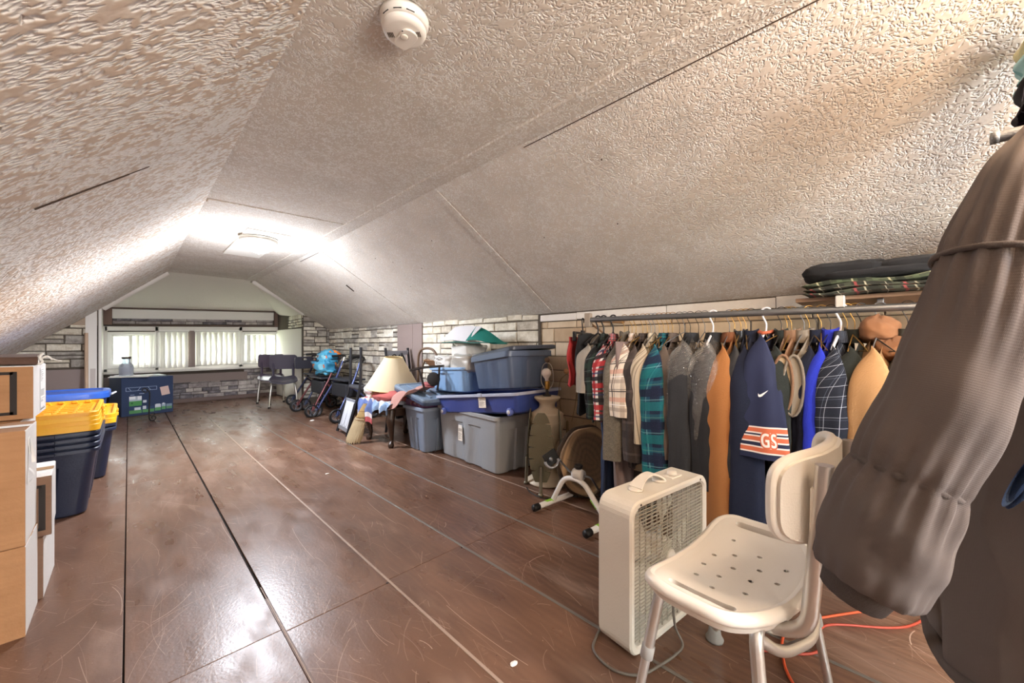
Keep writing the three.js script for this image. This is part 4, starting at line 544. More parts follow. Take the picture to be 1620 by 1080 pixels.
// from the far end of the rail to the near end
garment('sweatpants', 'black sweatpants hung nearest the lamp end of the rail', { px: 936, L: 0.5, sh: 0.17, t: 0.035, drop: 0.01, flare: -0.03, mat: MC.black, seed: 2, yaw: 0.1, dx: -0.02, cat: 'trousers', folds: 0.008 });
{ const z = ROD_Z(918); const t = thing('trousers', 'red trousers folded on the end clip hanger', 'trousers', [ROD_X - 0.04, ROD_Y - 0.1, z], 0.2); part('leg', garmentBody({ L: 0.31, sh: 0.13, t: 0.02, drop: 0, flare: -0.02, seed: 9, folds: 0.006 }), MC.redPlain, t);
  const h = thing('clothes_hanger', 'wide black plastic clip hanger with the red trousers', 'hanger', [ROD_X, ROD_Y, z + 0.02], 0.3); part('hook', tube([[0.02, -0.005, 0], [0.018, 0.018, 0], [0, 0.024, 0], [-0.018, 0.012, 0], [-0.01, -0.03, 0], [0, -0.06, 0]], 0.004, 20, 6), M.hangBlack, h); part('bar', [rod([-0.19, -0.075, 0], [0.19, -0.075, 0], 0.008, 8), box(0.05, 0.03, 0.02, [0, -0.07, 0], [0, 0, 0], 0.005)], M.hangBlack, h); for (const s of [-1, 1]) part('clip', box(0.025, 0.055, 0.022, [s * 0.17, -0.1, 0], [0, 0, 0], 0.005), M.hangBlack, h); }
garment('sweater', 'grey sweater with drooping sleeve beside the black sweatpants', { px: 946, L: 0.34, sh: 0.17, mat: MC.lightGrey, sleeve: 0.28, seed: 3, yaw: 0.15, t: 0.02, hanger: 'black', hangerLabel: HL('black plastic', 'grey sweater by the black sweatpants') });
garment('shirt', 'black and dark green plaid shirt left of the red plaid shirt', { px: 955, L: 0.52, sh: 0.19, t: 0.022, mat: MC.blackGreen, sleeve: 0.42, w0: 0.06, w1: 0.04, seed: 4, yaw: 0.22, collar: 'shirt', hanger: 'black', hangerLabel: HL('black plastic', 'black and green plaid shirt') });
garment('shirt', 'red, white and black plaid shirt near the far end of the rail', { px: 970, L: 0.5, sh: 0.2, t: 0.024, mat: MC.red, sleeve: 0.42, w0: 0.06, w1: 0.045, seed: 5, yaw: 0.2, collar: 'shirt', hanger: 'black', hangerLabel: HL('black plastic', 'red plaid shirt') });
garment('jeans', 'dark blue jeans hanging below the red plaid shirt', { px: 976, L: 0.86, sh: 0.15, dx: -0.08, dy: -0.1, t: 0.026, drop: 0, flare: -0.04, mat: MC.denim, seed: 6, yaw: 0.2, cat: 'trousers' });
garment('sweater', 'grey marled knit sweater with long hanging sleeve', { px: 988, L: 0.66, sh: 0.21, t: 0.03, mat: MC.marl, sleeve: 0.62, w0: 0.075, w1: 0.05, seed: 7, yaw: 0.2, collar: 'stand', hanger: 'gold', hangerLabel: HL('gold wire', 'marled knit sweater') });
garment('trousers', 'long mauve grey corduroy trousers reaching almost to the floor', { px: 1003, L: 0.94, sh: 0.14, dx: -0.12, dy: -0.05, t: 0.028, drop: 0, flare: -0.01, mat: MC.mauveCord, seed: 8, yaw: 0.22, cat: 'trousers', folds: 0.01 });
garment('shirt', 'cream shirt with pink and black plaid sleeve above the corduroy trousers', { px: 1000, L: 0.5, sh: 0.2, t: 0.02, mat: MC.cream, sleeve: 0.38, w0: 0.08, w1: 0.07, seed: 9, yaw: 0.22, collar: 'shirt', hanger: 'gold', hangerLabel: HL('gold wire', 'cream plaid shirt') });
garment('jacket', 'grey brown plaid jacket between the cream and teal shirts', { px: 1017, L: 0.72, sh: 0.21, t: 0.03, mat: MC.dim, sleeve: 0.6, seed: 10, yaw: 0.2, collar: 'shirt', hanger: 'gold', hangerLabel: HL('gold wire', 'grey brown plaid jacket'), cat: 'jacket' });
garment('shirt', 'beige striped shirt behind the teal plaid shirt', { px: 1030, L: 0.62, sh: 0.21, t: 0.02, mat: MC.stripe, sleeve: 0.5, seed: 11, yaw: 0.2, collar: 'shirt', hanger: 'steel', hangerLabel: HL('steel wire', 'beige striped shirt') });
garment('shirt', 'teal and navy plaid flannel shirt', { px: 1050, L: 0.76, sh: 0.23, t: 0.035, mat: MC.teal, sleeve: 0.66, w0: 0.085, w1: 0.06, seed: 12, yaw: 0.18, collar: 'shirt', folds: 0.016, hanger: 'gold', hangerLabel: HL('gold wire', 'teal plaid flannel shirt') });
garment('jacket', 'brown grey jacket just right of the teal plaid shirt', { px: 1064, L: 0.68, sh: 0.2, t: 0.025, mat: MC.greyBrown, sleeve: 0.55, seed: 13, yaw: 0.14, collar: 'shirt', hanger: 'gold', hangerLabel: HL('gold wire', 'brown grey jacket'), cat: 'jacket' });
garment('coat', 'charcoal coat partly in clear plastic right of the teal shirt', { px: 1092, L: 0.8, sh: 0.22, t: 0.04, mat: MC.charcoal, sleeve: 0.62, w0: 0.085, w1: 0.06, seed: 14, yaw: 0.16, collar: 'shirt', hanger: 'dark', hangerLabel: HL('dark wire', 'charcoal coat in plastic'), cat: 'coat' });
garment('suit', 'black suit jacket under a shiny plastic dry-cleaning cover', { px: 1128, L: 0.8, sh: 0.22, t: 0.045, mat: MC.coal, sleeve: 0.64, w0: 0.085, w1: 0.06, seed: 15, yaw: 0.14, collar: 'shirt', hanger: 'white', hangerLabel: HL('white plastic', 'black suit under plastic'), cat: 'jacket' });
M.cover = new THREE.MeshPhysicalMaterial({ color: 0xf4f3f0, roughness: 0.06, transmission: 0.93, thickness: 0, clearcoat: 1, clearcoatRoughness: 0.08, bumpMap: rep(fine, 4), bumpScale: 0.008 });
function coverOver(px, L, sh, seed, yaw, label) { const z = ROD_Z(px), t = thing('plastic_cover', label, 'cover', [ROD_X, ROD_Y - 0.075, z], yaw); part('film', [garmentBody({ L, sh: sh + 0.025, t: 0.048, drop: 0.125, flare: 0.02, folds: 0.01, seed }), sleeveGeo({ from: [-(sh + 0.0), -0.09, 0.0], len: L * 0.9, side: -1, w0: 0.075, w1: 0.06, th: 0.5, wr: 0.006, seed: seed + 2 })], M.cover, t); }
coverOver(1128, 0.5, 0.22, 33, 0.14, 'shiny clear plastic cover over the black suit jacket');
coverOver(1092, 0.44, 0.21, 35, 0.16, 'crinkled clear plastic cover over the charcoal coat');
garment('coat', 'orange brown coat with dark brown collar', { px: 1154, L: 0.9, sh: 0.23, t: 0.045, mat: MC.orange, sleeve: 0.84, w0: 0.085, w1: 0.085, sth: 0.35, seed: 16, wr: 0.001, yaw: 0.12, collar: 'shirt', collarMat: MC.orangeDark, folds: 0.008, hanger: 'steel', hangerLabel: HL('steel wire', 'orange brown coat'), cat: 'coat' });
garment('jacket', 'dark leather jacket between the orange coat and navy fleece', { px: 1172, L: 0.66, sh: 0.21, t: 0.035, mat: MC.leather, sleeve: 0.56, w0: 0.07, w1: 0.05, seed: 17, yaw: 0.1, collar: 'stand', hanger: 'gold', hangerLabel: HL('gold wire', 'dark leather jacket'), cat: 'jacket' });
garment('fleece', 'plain navy fleece jacket left of the striped jersey', { px: 1188, L: 0.86, sh: 0.225, t: 0.04, mat: MC.navy, sleeve: 0.8, w0: 0.08, w1: 0.07, seed: 18, yaw: 0.08, collar: 'stand', hanger: 'dark', hangerLabel: HL('dark wire', 'navy fleece jacket'), cat: 'jacket' });
{ const t = garment('jersey', 'navy sports jersey with orange and white striped sleeve lettered GS', { px: 1212, L: 0.84, sh: 0.22, t: 0.035, mat: MC.navyJersey, seed: 19, yaw: 0.02, hanger: 'white', hangerLabel: HL('thick white', 'navy sports jersey'), cat: 'jersey' });
  const print = canvasTex(1024, 1024, (x, w, h) => { // u runs round the sleeve (front at the middle), v down
    x.fillStyle = '#1a2344'; x.fillRect(0, 0, w, h); const Y = (v) => h - v * h; // v=0 top of the sleeve at the canvas bottom
    const band = (v0, v1, c) => { x.fillStyle = c; x.fillRect(0, Y(v1), w, Y(v0) - Y(v1)); };
    for (const [a, b] of [[0.75, 0.795], [0.82, 0.865], [0.905, 0.95]]) { band(a - 0.006, b + 0.006, '#e9e2dc'); band(a + 0.006, b - 0.006, '#cf6a48'); }
    x.save(); x.translate(w * 0.3, Y(0.85)); x.scale(1, 1); x.font = 'bold 150px sans-serif'; x.textAlign = 'center'; x.textBaseline = 'middle'; x.lineWidth = 26; x.strokeStyle = '#cf6a48'; x.save(); x.scale(0.62, -1); x.strokeText('GS', 0, 0); x.fillStyle = '#f2ece6'; x.fillText('GS', 0, 0); x.restore(); x.restore();
    x.fillStyle = '#f2f0ee'; x.save(); x.translate(w * 0.28, Y(0.47)); x.scale(0.62, -1); x.beginPath(); x.moveTo(-62, 6); x.bezierCurveTo(-80, 40, -50, 48, -8, 30); x.lineTo(80, -18); x.lineTo(-8, 10); x.bezierCurveTo(-40, 22, -58, 22, -62, 6); x.fill(); x.restore(); });
  const pm = new THREE.MeshPhysicalMaterial({ color: 0xffffff, roughness: 0.8, map: print, sheen: 0.2 });
  part('sleeve', sleeveGeo({ from: [-0.2, -0.05, 0.01], len: 0.5, side: -1, w0: 0.05, w1: 0.088, th: 0.3, fwd: 0.03, swing: 0.05, wr: 0.002, seed: 19, uvUnit: true, roll: Math.PI * 1.0 }), pm, t, 'striped sleeve lettered GS');
  part('sleeve', sleeveGeo({ from: [0.2, -0.05, 0], len: 0.46, side: 1, w0: 0.075, w1: 0.09, th: 0.3, seed: 20 }), MC.navyJersey, t);
  part('neck_trim', sweep(Array.from({ length: 13 }, (_, i) => { const a = i / 12 * Math.PI * 2; return V(Math.cos(a) * 0.075, 0.004 - 0.01 * Math.abs(Math.cos(a)), Math.sin(a) * 0.026); }), 0.007, 6), cloth(0xcf6a48), t); }
garment('jacket', 'dark green jacket between the jersey and the tan vest', { px: 1236, L: 0.7, sh: 0.2, t: 0.03, mat: MC.green, sleeve: 0.42, w0: 0.08, w1: 0.05, seed: 21, yaw: 0.02, collar: 'stand', hanger: 'dark', hangerLabel: HL('dark wire', 'dark green jacket'), cat: 'jacket' });
{ const vest = (label, px, mat, lin, seed, o) => { const t = garment('vest', label, { px, L: o.L, sh: o.sh, t: 0.045, mat, seed, yaw: o.yaw, collar: 'stand', collarMat: mat, cat: 'vest', folds: 0.012, hanger: o.h, hangerLabel: o.hl, dx: o.dx ?? 0 });
    // armhole: oval opening at the near side showing the lining, bound by a rim
    const ring = (k) => Array.from({ length: 21 }, (_, i) => { const a = i / 20 * Math.PI * 2; return V(-(o.sh + 0.02) - 0.016 + 0.012 * Math.sin(a), -0.22 + 0.12 * k * Math.sin(a), 0.006 + 0.034 * k * Math.cos(a)); });
    part('armhole_trim', sweep(ring(1), 0.0055, 8, false), mat, t); part('lining', surf((u, v) => { const a = u * Math.PI * 2; return [-(o.sh + 0.02) - 0.013 + 0.012 * Math.sin(a) * v, -0.22 + 0.118 * v * Math.sin(a), 0.006 + 0.033 * v * Math.cos(a)]; }, 20, 3), lin, t); return t; };
  vest('tan brown vest with pale lining left of the taupe vest', 1252, MC.tan, MC.lining, 22, { L: 0.82, sh: 0.21, yaw: 0.0, h: 'gold', hl: HL('long gold wire', 'tan brown vest') });
  vest('taupe grey zip vest with cream fleece lining', 1272, MC.taupe, MC.sherpa, 23, { L: 0.74, sh: 0.21, yaw: -0.04, h: 'steel', hl: HL('steel wire', 'taupe grey vest') }); }
garment('jacket', 'dark navy jacket hidden between the taupe vest and blue hoodie', { px: 1292, L: 0.74, sh: 0.19, t: 0.03, mat: MC.navy, sleeve: 0.6, seed: 24, yaw: -0.05, collar: 'stand', hanger: 'dark', hangerLabel: HL('dark wire', 'dark navy jacket'), cat: 'jacket' });
garment('sweatshirt', 'bright royal blue sweatshirt', { px: 1314, L: 0.74, sh: 0.21, t: 0.035, mat: MC.royal, sleeve: 0.7, w0: 0.07, w1: 0.055, seed: 25, yaw: -0.1, collar: 'stand', hanger: 'dark', hangerLabel: HL('thick dark', 'royal blue sweatshirt'), cat: 'sweatshirt' });
garment('shirt', 'dark navy shirt with white windowpane check', { px: 1330, L: 0.7, sh: 0.21, t: 0.03, mat: MC.windowpane, sleeve: 0.6, w0: 0.07, w1: 0.06, seed: 26, yaw: -0.06, dx: -0.01, collar: 'shirt', hanger: 'white', hangerLabel: HL('white plastic', 'windowpane check shirt') });
garment('jacket', 'black jacket with stand collar beside the tan hooded coat', { px: 1352, L: 0.66, sh: 0.19, t: 0.04, mat: MC.green, sleeve: 0.5, w0: 0.085, w1: 0.06, seed: 27, yaw: -0.05, collar: 'stand', hanger: 'gold', hangerLabel: HL('gold wire', 'black stand-collar jacket'), cat: 'jacket' });
garment('coat', 'tan duck canvas coat with brown hood', { px: 1392, L: 0.72, sh: 0.23, t: 0.06, mat: MC.tanDuck, sleeve: 0.62, w0: 0.09, w1: 0.06, seed: 28, yaw: -0.1, collar: 'hood', collarMat: MC.brownHood, neck: 0.075, hanger: 'steel', hangerLabel: HL('steel wire', 'tan hooded coat'), cat: 'coat' });
garment('coat', 'dark olive coat hanging nearest on the rail, behind the brown parka', { px: 1436, L: 0.8, sh: 0.21, t: 0.05, mat: MC.olive, sleeve: 0.6, seed: 29, yaw: -0.1, collar: 'stand', hanger: 'dark', hangerLabel: HL('dark wire', 'dark olive coat'), cat: 'coat' });
// empty hangers among the shirts
[['gold', 1006, 0.3, 'marled sweater and the corduroy trousers'], ['gold', 1024, -0.2, 'grey brown jacket and beige striped shirt'], ['steel', 1036, 0.15, 'beige striped shirt and the teal shirt'], ['gold', 1043, 0.4, 'steel hanger and the teal shirt collar'], ['gold', 1057, -0.1, 'teal shirt and the brown grey jacket'], ['dark', 1075, 0.5, 'brown grey jacket and charcoal coat'], ['steel', 1083, -0.3, 'dark wire hanger and the charcoal coat'], ['dark', 1105, 0.35, 'charcoal coat and the black suit'], ['steel', 1115, 0.1, 'dark wire hanger and the black suit'], ['gold', 1162, 0.3, 'orange coat and the leather jacket'], ['gold', 1180, 0.25, 'leather jacket and the navy fleece'], ['gold', 1245, -0.5, 'dark green jacket and the tan vest'], ['gold', 1280, 0.4, 'taupe vest and the dark navy jacket'], ['gold', 1299, 0.1, 'navy jacket and blue sweatshirt'], ['gold', 1340, 0.35, 'windowpane shirt and the black jacket'], ['dark', 1362, 0.5, 'black jacket and the tan hooded coat']].forEach(([k, px, yaw, between]) => hanger(k, ROD_Z(px), `empty ${k} wire hanger between the ${between}`, yaw));
// ---------------------------------------------------------------- shelf over the rail with folded clothes
{ const t = thing('wall_shelf', 'narrow wooden shelf board above the near part of the rail', 'shelf', [2.3, 1.235, 0.28], 0);
  part('shelf_board', box(0.36, 0.018, 1.15, [0, 0, 0], [0, 0, 0], 0.003), std(0x8d7058, 0.7, { bumpMap: rep(fine, 2, 14), bumpScale: 0.001 }), t); part('back_board', box(0.02, 0.14, 1.1, [0.16, 0.07, 0.02], [0, 0, 0], 0.003), std(0x7d6452, 0.7), t); part('shelf_bracket', [box(0.3, 0.02, 0.02, [0, -0.02, -0.3], [0, 0, 0], 0.002)], M.zinc, t); }
function foldedCloth(label, pos, sx, sy, sz, mat, seed, cat, layers = 3) { // layered folded fabric with rounded folded front
  const t = thing('folded_clothes', label, cat, pos, 0), r = rng(seed); const g = [];
  for (let k = 0; k < layers; k++) { const h = sy / layers, n = vnoise(5, 7, seed + k), dx = (r() - 0.5) * 0.02, dz = (r() - 0.5) * 0.03, w = sx * (0.9 + 0.1 * r()), l = sz * (0.9 + 0.12 * r());
    const q = surf((u, v) => { const a = u * Math.PI * 2, c = Math.cos(a), s = Math.sin(a), e = Math.pow(Math.abs(s), 0.5) * Math.sign(s), f = Math.pow(Math.abs(c), 0.35) * Math.sign(c), zz = (v - 0.5) * l, edge = Math.max(v === 0 || v === 1 ? 0 : 0.5, Math.pow(Math.max(0, 1 - Math.pow(Math.abs(v - 0.5) * 2, 8)), 0.5)), wav = 0.012 * Math.sin(v * 9 + seed + k) + 0.02 * (n(0.5, v) - 0.5); return [dx + f * w / 2 * (0.9 + 0.1 * edge) + 0.01 * (n(u, v) - 0.5), h * (k + 0.5) + e * h * 0.52 * edge + wav * (k + 1) / layers * (s > 0 ? 1 : 0.5) + (sy > 0.09 ? 0.02 * Math.sin(v * 7 + seed) : 0), dz + zz + 0.006 * Math.sin(u * 12), u * 2 * (w + h), zz + dz]; }, 36, 24, true);
    part('fold', q, mat, t); }
  return t; }
foldedCloth('flattened green, pink and white plaid shirt at the bottom of the shelf pile', [2.19, 1.246, -0.02], 0.28, 0.04, 0.5, MC.folded, 41, 'shirt', 2);
foldedCloth('green and cream checked cloth folded under the black clothes on the shelf', [2.21, 1.286, -0.06], 0.26, 0.026, 0.42, plaid(0.11, '#3d4434', [[0, 60, '#23281f', 0.8], [90, 14, '#cfcba4', 0.8], [170, 40, '#59654c', 0.7]]), 42, 'shirt', 1);
{ const t = thing('folded_clothes', 'bunched black clothes on top of the shelf pile', 'sweatshirt', [2.2, 1.31, -0.03], 0); part('fold', mv(crumple(143, 0.13, 0.042, 0.13, 0.4, 4, 0.6), [0, 0.04, -0.1]), MC.black, t); part('fold', mv(crumple(144, 0.13, 0.04, 0.13, 0.4, 4, 0.6), [0.01, 0.035, 0.1]), MC.black, t); part('fold', mv(crumple(145, 0.11, 0.024, 0.19, 0.3, 4, 0.6), [-0.03, 0.016, 0.0]), MC.black, t); }
foldedCloth('navy and white striped cloth at the near end of the shelf', [2.22, 1.246, 0.37], 0.26, 0.19, 0.2, plaid(0.16, '#1d2648', [[40, 70, '#e4e6ee', 0.95, 1], [150, 30, '#e4e6ee', 0.95, 1]]), 44, 'shirt', 2);
// ---------------------------------------------------------------- big brown parka in the right foreground on its own rail
{ const rl = thing('clothes_rail', 'steel rail end poking out behind the brown parka shoulder', 'rail', [1.05, 1.391, 0.13], 0); part('pipe', rod([0, 0, 0], [0, 0, 2.3], 0.0095, 16), M.zinc, rl); part('pipe_end', rod([0, 0, -0.003], [0, 0, 0.006], 0.0102, 16), M.zinc, rl);
  const t = thing('parka', 'large brown quilted parka hanging in the right foreground', 'coat', [1.1, 1.3, 0.2], 0), n = vnoise(7, 9, 5), n2 = fbm(5, 9, 15, 3);
  const seamV = [0.0, 0.3, 0.62, 1.0];
  const body = surf((u, v) => { const a = u * Math.PI * 2, c = Math.cos(a), s = Math.sin(a), cx = Math.sign(c) * Math.pow(Math.abs(c), 0.7), cz = Math.sign(s) * Math.pow(Math.abs(s), 0.8); let puff = 0; for (let k = 0; k < 3; k++) { const q = (v - seamV[k]) / (seamV[k + 1] - seamV[k]); if (q >= 0 && q <= 1) puff = Math.pow(Math.sin(Math.PI * q), 0.35); }
    const aw = lerp(0.2, 0.23, v), b = lerp(0.05, 0.15, sstep(0, 0.35, v)), w = 0.014 * (n(u, v) - 0.5) * 2 + 0.008 * Math.sin(a * 9 + v * 6), k = 0.93 + 0.07 * puff; return [cx * (aw * k + w), -v * 0.8 - 0.1 * Math.pow(Math.abs(cx), 1.4) * Math.pow(1 - v, 3), cz * (b * k) + w, u * 1.1, v * 0.8]; }, 72, 60, true);
  part('body', body, MC.parka, t);
  // near sleeve: path from shoulder to cuff, puffy between its seams
  const P = curve([[-0.2, 0.075, -0.02], [-0.275, -0.05, -0.077], [-0.344, -0.3, -0.137], [-0.375, -0.47, -0.193], [-0.386, -0.59, -0.225]]), NS = 64, pos = [];
  const sl = surf((u, v) => { const p = P.getPoint(v), T = P.getTangent(v), A = V(0.62, 0, -0.78).addScaledVector(T, -T.dot(V(0.62, 0, -0.78))).normalize(), B = T.clone().cross(A).normalize(), a = u * Math.PI * 2; const seams = [0, 0.36, 0.7, 1]; let puff = 0; for (let k = 0; k < 3; k++) { const q = (v - seams[k]) / (seams[k + 1] - seams[k]); if (q >= 0 && q <= 1) puff = Math.pow(Math.sin(Math.PI * clamp(q)), 0.4); }
    const r0 = lerp(0.054, 0.069, sstep(0.1, 0.8, v)) * (0.86 + 0.14 * puff) * (0.3 + 0.7 * sstep(-0.02, 0.4, v)), gather = 0.0032 * Math.sin(a * 17 + 2 * Math.sin(v * 3)) * (Math.exp(-Math.pow((v - 0.37) / 0.1, 2)) + Math.exp(-Math.pow((v - 0.71) / 0.11, 2)) + 0.5 * Math.exp(-Math.pow((v - 0.98) / 0.05, 2))), wr = 0.005 * (n2(u, v) - 0.5) + 0.0012 * Math.sin(v * 46 + a * 2) + 0.0015 * Math.sin(a * 7 + v * 9); const q = p.clone().addScaledVector(A, Math.cos(a) * (r0 + gather + wr)).addScaledVector(B, Math.sin(a) * (r0 * 0.8 + gather + wr)); return [q.x, q.y, q.z, u * 0.5, v * 0.62]; }, 72, 96, true);
  part('sleeve', sl, MC.parka, t);
  const seamRing = (v, rr, mat, name) => { const p = P.getPoint(v), T = P.getTangent(v), A = V(0.62, 0, -0.78).addScaledVector(T, -T.dot(V(0.62, 0, -0.78))).normalize(), B = T.clone().cross(A); part(name, sweep(Array.from({ length: 33 }, (_, i) => { const a = i / 32 * Math.PI * 2; return p.clone().addScaledVector(A, Math.cos(a) * rr).addScaledVector(B, Math.sin(a) * rr * 0.8); }), 0.0045, 6, false), mat, t); };
  seamRing(0.36, 0.0565, MC.parka, 'seam'); seamRing(0.7, 0.058, MC.parka, 'seam');
  part('cuff', (() => { const p = P.getPoint(0.97), q = V(-0.387, -0.615, -0.236); return sweep([p, p.clone().lerp(q, 0.5), q], (k) => 0.045 - 0.008 * k, 18); })(), cloth(0x4a413d), t);
  part('sleeve', surf((u, v) => { const a = u * Math.PI * 2; return [0.21 + 0.06 * Math.sin(v * 1.5) + Math.sin(a) * lerp(0.07, 0.055, v), -0.1 - v * 0.6, Math.cos(a) * lerp(0.085, 0.065, v), u * 0.5, v * 0.6]; }, 24, 20, true), MC.parka, t);
  part('collar', thick(surf((u, v) => { const a = lerp(-0.3, 2 * Math.PI - 1, u); return [0.06 + Math.cos(a) * 0.085, -0.04 + 0.09 * v, 0.03 + Math.sin(a) * 0.06]; }, 24, 5), 0.012), MC.parka, t);
  part('hem', sweep(Array.from({ length: 41 }, (_, i) => { const a = i / 40 * Math.PI * 2, c = Math.cos(a), s = Math.sin(a); return V(Math.sign(c) * Math.pow(Math.abs(c), 0.7) * 0.218, -0.8, Math.sign(s) * Math.pow(Math.abs(s), 0.8) * 0.14); }), 0.014, 8, false), MC.parka, t);
  const h = thing('clothes_hanger', 'white plastic hanger of the brown parka', 'hanger', [1.05, 1.391, 0.2], 0); part('hook', tube([[0.02, -0.01, 0], [0.02, 0.012, 0], [0, 0.024, 0], [-0.02, 0.012, 0], [-0.012, -0.03, 0], [0.03, -0.06, 0]], 0.0045, 24, 8), M.wireWhite, h); part('hanger_frame', [tube([[0.05, -0.055, 0], [-0.06, -0.075, -0.01], [-0.14, -0.12, -0.03]], 0.007, 16, 8), tube([[0.05, -0.055, 0], [0.16, -0.08, 0], [0.24, -0.13, 0]], 0.007, 16, 8)], M.wireWhite, h);
  const bq = thing('quilted_jacket', 'blue quilted jacket with its sleeve showing beside the brown parka', 'jacket', [1.1, 1.3, 0.62], 0); part('body', garmentBody({ L: 0.68, sh: 0.22, t: 0.1, drop: 0.1, seed: 51, folds: 0.015 }), MC.blueQuilt, bq);
  const BP = curve([[-0.18, -0.1, -0.02], [-0.25, -0.22, -0.2], [-0.3, -0.33, -0.42], [-0.318, -0.43, -0.5]]); part('sleeve', surf((u, v) => { const p = BP.getPoint(v), a = u * Math.PI * 2, r = lerp(0.07, 0.058, v) * (0.86 + 0.14 * Math.pow(Math.abs(Math.sin(v * 16)), 0.5)) * (v > 0.97 ? 0.75 : 1); return [p.x + Math.cos(a) * r * 0.7, p.y + Math.sin(a) * r, p.z + Math.sin(a) * r * 0.4, u * 0.4, v * 0.6]; }, 24, 48, true), MC.blueQuilt, bq);
  // printed shirt and striped garment high at the right edge
  const sh = thing('printed_shirt', 'teal shirt with yellow collar and black striped hem hung high at the right edge', 'shirt', [1.565, 1.85, 0.272], 0); const tm = canvasTex(256, 256, (x) => { x.fillStyle = '#a9d6d8'; x.fillRect(0, 0, 256, 256); x.fillStyle = '#7fbcc0'; for (let i = 0; i < 9; i++) { x.beginPath(); x.ellipse(30 + i * 27, 60 + (i % 3) * 70, 30, 16, i, 0, 7); x.fill(); } });
  part('yoke', garmentBody({ L: 0.1, sh: 0.14, t: 0.022, drop: 0.01, seed: 3, flare: 0.01, folds: 0.004 }), cloth(0xe6dfb0), sh); part('body', mv(garmentBody({ L: 0.09, sh: 0.145, t: 0.024, drop: 0.005, seed: 4, flare: 0.01, folds: 0.004 }), [0, -0.06, 0]), new THREE.MeshStandardMaterial({ map: rep(tm, 3), roughness: 0.9 }), sh);
  part('striped_hem', mv(garmentBody({ L: 0.085, sh: 0.15, t: 0.026, drop: 0.004, seed: 5, flare: 0.005, folds: 0.004 }), [0, -0.145, 0]), plaid(0.1, '#15131a', [[20, 5, '#c9c6d2', 0.8, 1], [90, 8, '#4a2a4a', 0.8, 1], [150, 4, '#c9c6d2', 0.8, 1], [210, 8, '#3a3440', 0.9, 1]]), sh);
  part('hook', rod([0, 0.09, 0], [0, -0.02, 0], 0.005, 6), M.zinc, sh);
}
// ---------------------------------------------------------------- smoke detector
{ const t = thing('smoke_detector', 'round white smoke detector on the near flat ceiling', 'detector', [0.604, 2.05, -1.069], 0), W = std(0xece7de, 0.45);
  part('base', lathe([[0.001, 0], [0.074, 0], [0.074, -0.012], [0.07, -0.016], [0.068, -0.034], [0.001, -0.034]], 48), W, t);
  part('cover', lathe([[0.066, -0.03], [0.066, -0.038], [0.062, -0.046], [0.05, -0.05], [0.001, -0.051]], 48), W, t);
  const turn = -0.81, at = (a, b, y) => [Math.cos(turn) * a + Math.sin(turn) * b, y, -Math.sin(turn) * a + Math.cos(turn) * b]; // b points back towards the camera
  part('horn_panel', mv(extrude(rrect(0.05, 0.085, 0.02, 6), 0.004, 0.0015), at(0, -0.014, -0.0505), [Math.PI / 2, 0, 0].map((v, i) => i === 0 ? Math.PI / 2 : 0)).rotateY(0), W, t);
  part('test_button', mv(lathe([[0.001, -0.005], [0.009, -0.005], [0.011, -0.002], [0.011, 0.001], [0.001, 0.001]], 20), at(0, 0.0, -0.0555)), std(0xe4ded2, 0.35), t);
  part('button_ring', mv(new THREE.TorusGeometry(0.0125, 0.0012, 6, 24).rotateX(Math.PI / 2), at(0, 0.0, -0.055)), std(0xb9b0a2, 0.5), t);
  part('indicator', mv(new THREE.SphereGeometry(0.0022, 8, 6), at(0, 0.021, -0.0552)), M.black, t);
  for (const s of [-1, 1]) for (let i = 0; i < 4; i++) part('vent_slot', mv(box(0.0018, 0.002, 0.018, [0, 0, 0], [0, 0, 0], 0), at(s * (0.034 + i * 0.005), 0.002, -0.0508), [0, turn, 0]), M.dark, t);
  for (const a of [-0.6, 0, 0.55]) part('side_slot', mv(box(0.024, 0.0022, 0.003, [0, 0, 0], [0, 0, 0], 0), [Math.sin(turn + a + 0) * 0.0685, -0.026, Math.cos(turn + a) * 0.0685], [0, turn + a, 0]), M.dark, t);
}
// ---------------------------------------------------------------- vertical blinds
{ M.slat = new THREE.MeshPhysicalMaterial({ color: 0xf6f3ee, roughness: 0.7, transmission: 0.15, thickness: 0 }); M.slatShade = std(0x8e94a4, 0.6);
  const blind = (label, x0, x1, n, ang, y0, y1, from = 0) => { const t = thing('vertical_blind', label, 'blind', [0, 0, 0], 0); part('headrail', out(box(x1 - x0 + 0.04, 0.03, 0.035, [(x0 + x1) / 2, y1 + 0.018, ZW + 0.085], [0, 0, 0], 0.004)), M.vinyl, t);
    const g = thick(surf((u, v) => [(u - 0.5) * 0.085, lerp(y0, y1, v), 0.008 * (1 - 4 * (u - 0.5) * (u - 0.5))], 6, 2), 0.0012);
    for (let i = 0; i < n; i++) { const x = lerp(x0, x1, (i + 0.5) / n); const m = part('slat', g, M.slat, t); m.position.set(x, 0.02 * (x + 0.29) * 0.9, ZW + 0.085); m.rotation.y = ang + 0.12 * Math.sin(i * 2.3); } };
  blind('open vertical blind with edge-on slats at the left pane', -0.02, 0.3, 4, -1.05, 0.64, 1.2); blind('white vertical blind slats in the second window, left of the brown post', 0.38, 0.75, 5, -0.7, 0.62, 1.25);
  blind('white vertical blind slats in the third window, right of the brown post', 0.86, 1.5, 8, -0.75, 0.645, 1.25); blind('open vertical blind with edge-on slats at the rightmost pane', 1.62, 1.98, 4, -0.95, 0.66, 1.2); }
